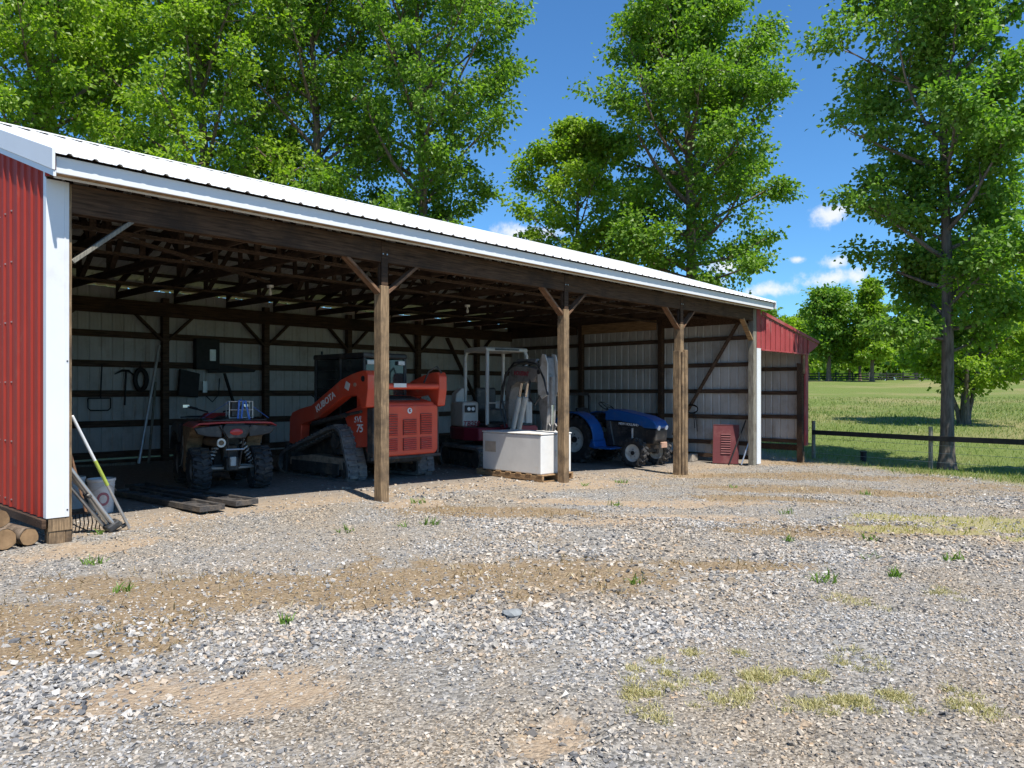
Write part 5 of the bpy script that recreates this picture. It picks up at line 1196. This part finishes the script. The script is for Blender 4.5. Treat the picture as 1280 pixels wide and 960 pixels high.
    o = link('crown', np_mesh('crown', V, F), lm, t)
    return t
def spot(px, Z):
    d = ray(px, HORIZON); u, v = CAMU+Z*d[0], CAMV+Z*d[1]; return (u, v, gzf(u,v))
# behind the barn, from the left gable to the far end
LG = 'trees behind the barn'
tree('shade_tree', 'bright yellow-green tree rising behind the red gable corner', spot(40,27), 17.5, 4.0, 6.0, .30, 101, 54000, .17, L_bright, LG, 40)
tree('shade_tree', 'broad bright green tree behind the middle of the white roof', spot(258,29), 19.0, 4.0, 6.0, .30, 102, 54000, .175, L_bright, LG, 40)
tree('shade_tree', 'tall green tree with a dark trunk showing above the roof', spot(392,31), 20.5, 4.0, 5.4, .30, 103, 46000, .18, L_mid, LG, 40)
tree('shade_tree', 'green tree with long open side branches left of the sky gap', spot(528,30), 20.5, 5.5, 5.4, .28, 104, 52000, .175, L_mid, LG, 40, prof=lambda s: .5+.9*s if s < .5 else .95*(1-((s-.5)/.5)**2)+.1)
tree('shade_tree', 'dark green tree filling in behind the bright trees', spot(140,37), 22.0, 4.0, 6.5, .32, 105, 20000, .26, L_mid, LG, 34)
tree('shade_tree', 'small light green tree below the sky gap beyond the roof', spot(722,35), 14.0, 4.0, 4.0, .18, 106, 30000, .19, L_bright, LG, 26)
tree('shade_tree', 'big rounded green tree above the far end of the barn roof', spot(862,32), 20.0, 5.2, 5.5, .30, 107, 74000, .18, L_mid, LG, 54, prof=lambda s: .78+.7*s if s < .3 else .99*(1-((s-.3)/.7)**1.7)+.08)
# beside the paddock fence
tree('maple_tree', 'tall maple with a bare grey trunk behind the paddock fence', (20.05,-3.42,gzf(20.05,-3.42)), 17.0, 2.9, 3.3, .17, 108, 76000, .145, L_dark, None, 58, prof=lambda s: .62+.75*s if s < .4 else .92*(1-((s-.4)/.6)**2.0)+.1, bark=M_bark2, clump=.40)
tree('maple_tree', 'low spreading tree with several pale trunks out in the pasture', spot(1206,35), 8.2, 1.0, 3.9, .2, 109, 36000, .19, L_bright, None, 30, twin=3, bark=M_bark2)
tree('maple_tree', 'young maple at the end of the paddock fence beside the gravel', spot(1545,15.5), 9.0, 3.2, 2.0, .12, 110, 14000, .17, L_mid, None, 30, bark=M_bark2)
# far edge of the pasture
protos = []
FG = 'trees along the far pasture edge'
protos.append(tree('pasture_tree', 'large round dark green tree at the far pasture edge', spot(1036,116), 13.4, 3.0, 5.6, .38, 201, 16000, .55, L_mid, FG, 34, clump=.8))
protos.append(tree('pasture_tree', 'tall loose green tree at the far pasture edge', spot(1090,112), 14.0, 2.6, 3.6, .3, 202, 11000, .5, L_bright, FG, 30, clump=.7, prof=lambda s: .8*(1-.5*s)+.15*math.sin(s*9)))
protos.append(tree('pasture_tree', 'low pale green tree at the far pasture edge', spot(1145,145), 10.0, 2.4, 5.2, .3, 203, 10000, .6, L_bright, FG, 28, clump=.8))
def dup(src, px, Z, sc, rz, label):
    c = copy_tree(src); c['label'] = label; c.location = spot(px, Z); c.scale = (sc,sc,sc*random.uniform(.92,1.1)); c.rotation_euler.z = rz
BK = 'mid green tree in the row beyond the far board fence'
for s, px, Z, sc, rz, lb in ((2,1062,150,.8,1,'low pale tree between the round tree and the tall loose tree'),(2,1110,160,1.1,2,BK),(0,1190,160,.9,3,BK),(2,1230,165,1.2,.5,BK),(1,1075,118,.75,4,'slim light green tree close beside the tall loose tree'),(0,1275,150,1.0,1.2,BK),(2,1325,150,1.1,2.2,BK),(0,1380,140,1.1,.4,BK),(1,1010,150,1.0,2,'tree seen just past the end of the maroon lean-to roof'),(2,985,150,1.2,2.9,BK),(1,1250,140,.9,.3,BK),(0,940,150,1.1,2.0,BK)): dup(protos[s], px, Z, sc, rz, lb)
# undergrowth behind the far fence
def hedge():
    n = 24000; a = RNG.uniform(-.4,1.1,n); Z = 165+RNG.normal(size=n)*6; u = CAMU+Z*(a*SA+CA); v = CAMV+Z*(-a*CA+SA); hgt = 5.0*(.5+fbm(u,v,.06,40))
    z = ground_z(u,v)+hgt*RNG.random(n)**.8; P = np.stack([u,v,z],-1); s = RNG.uniform(.5,1.0,n)
    d1 = RNG.normal(size=(n,3)); d1 /= np.linalg.norm(d1,axis=1)[:,None]; d2 = np.cross(d1, RNG.normal(size=(n,3))); d2 /= np.linalg.norm(d2,axis=1)[:,None]
    V = np.stack([P-d1*s[:,None],P+d2*(s*.6)[:,None],P+d1*s[:,None],P-d2*(s*.6)[:,None]],1).reshape(-1,3); i = np.arange(n)[:,None]*4; F = np.concatenate([i+np.array([[0,1,2]]), i+np.array([[0,2,3]])],1).reshape(-1,3)
    tag(link('woodland_edge', np_mesh('woodland_edge', V, F), L_mid), 'low band of mixed green woodland beyond the far fence', 'woodland', kind='stuff')
hedge()
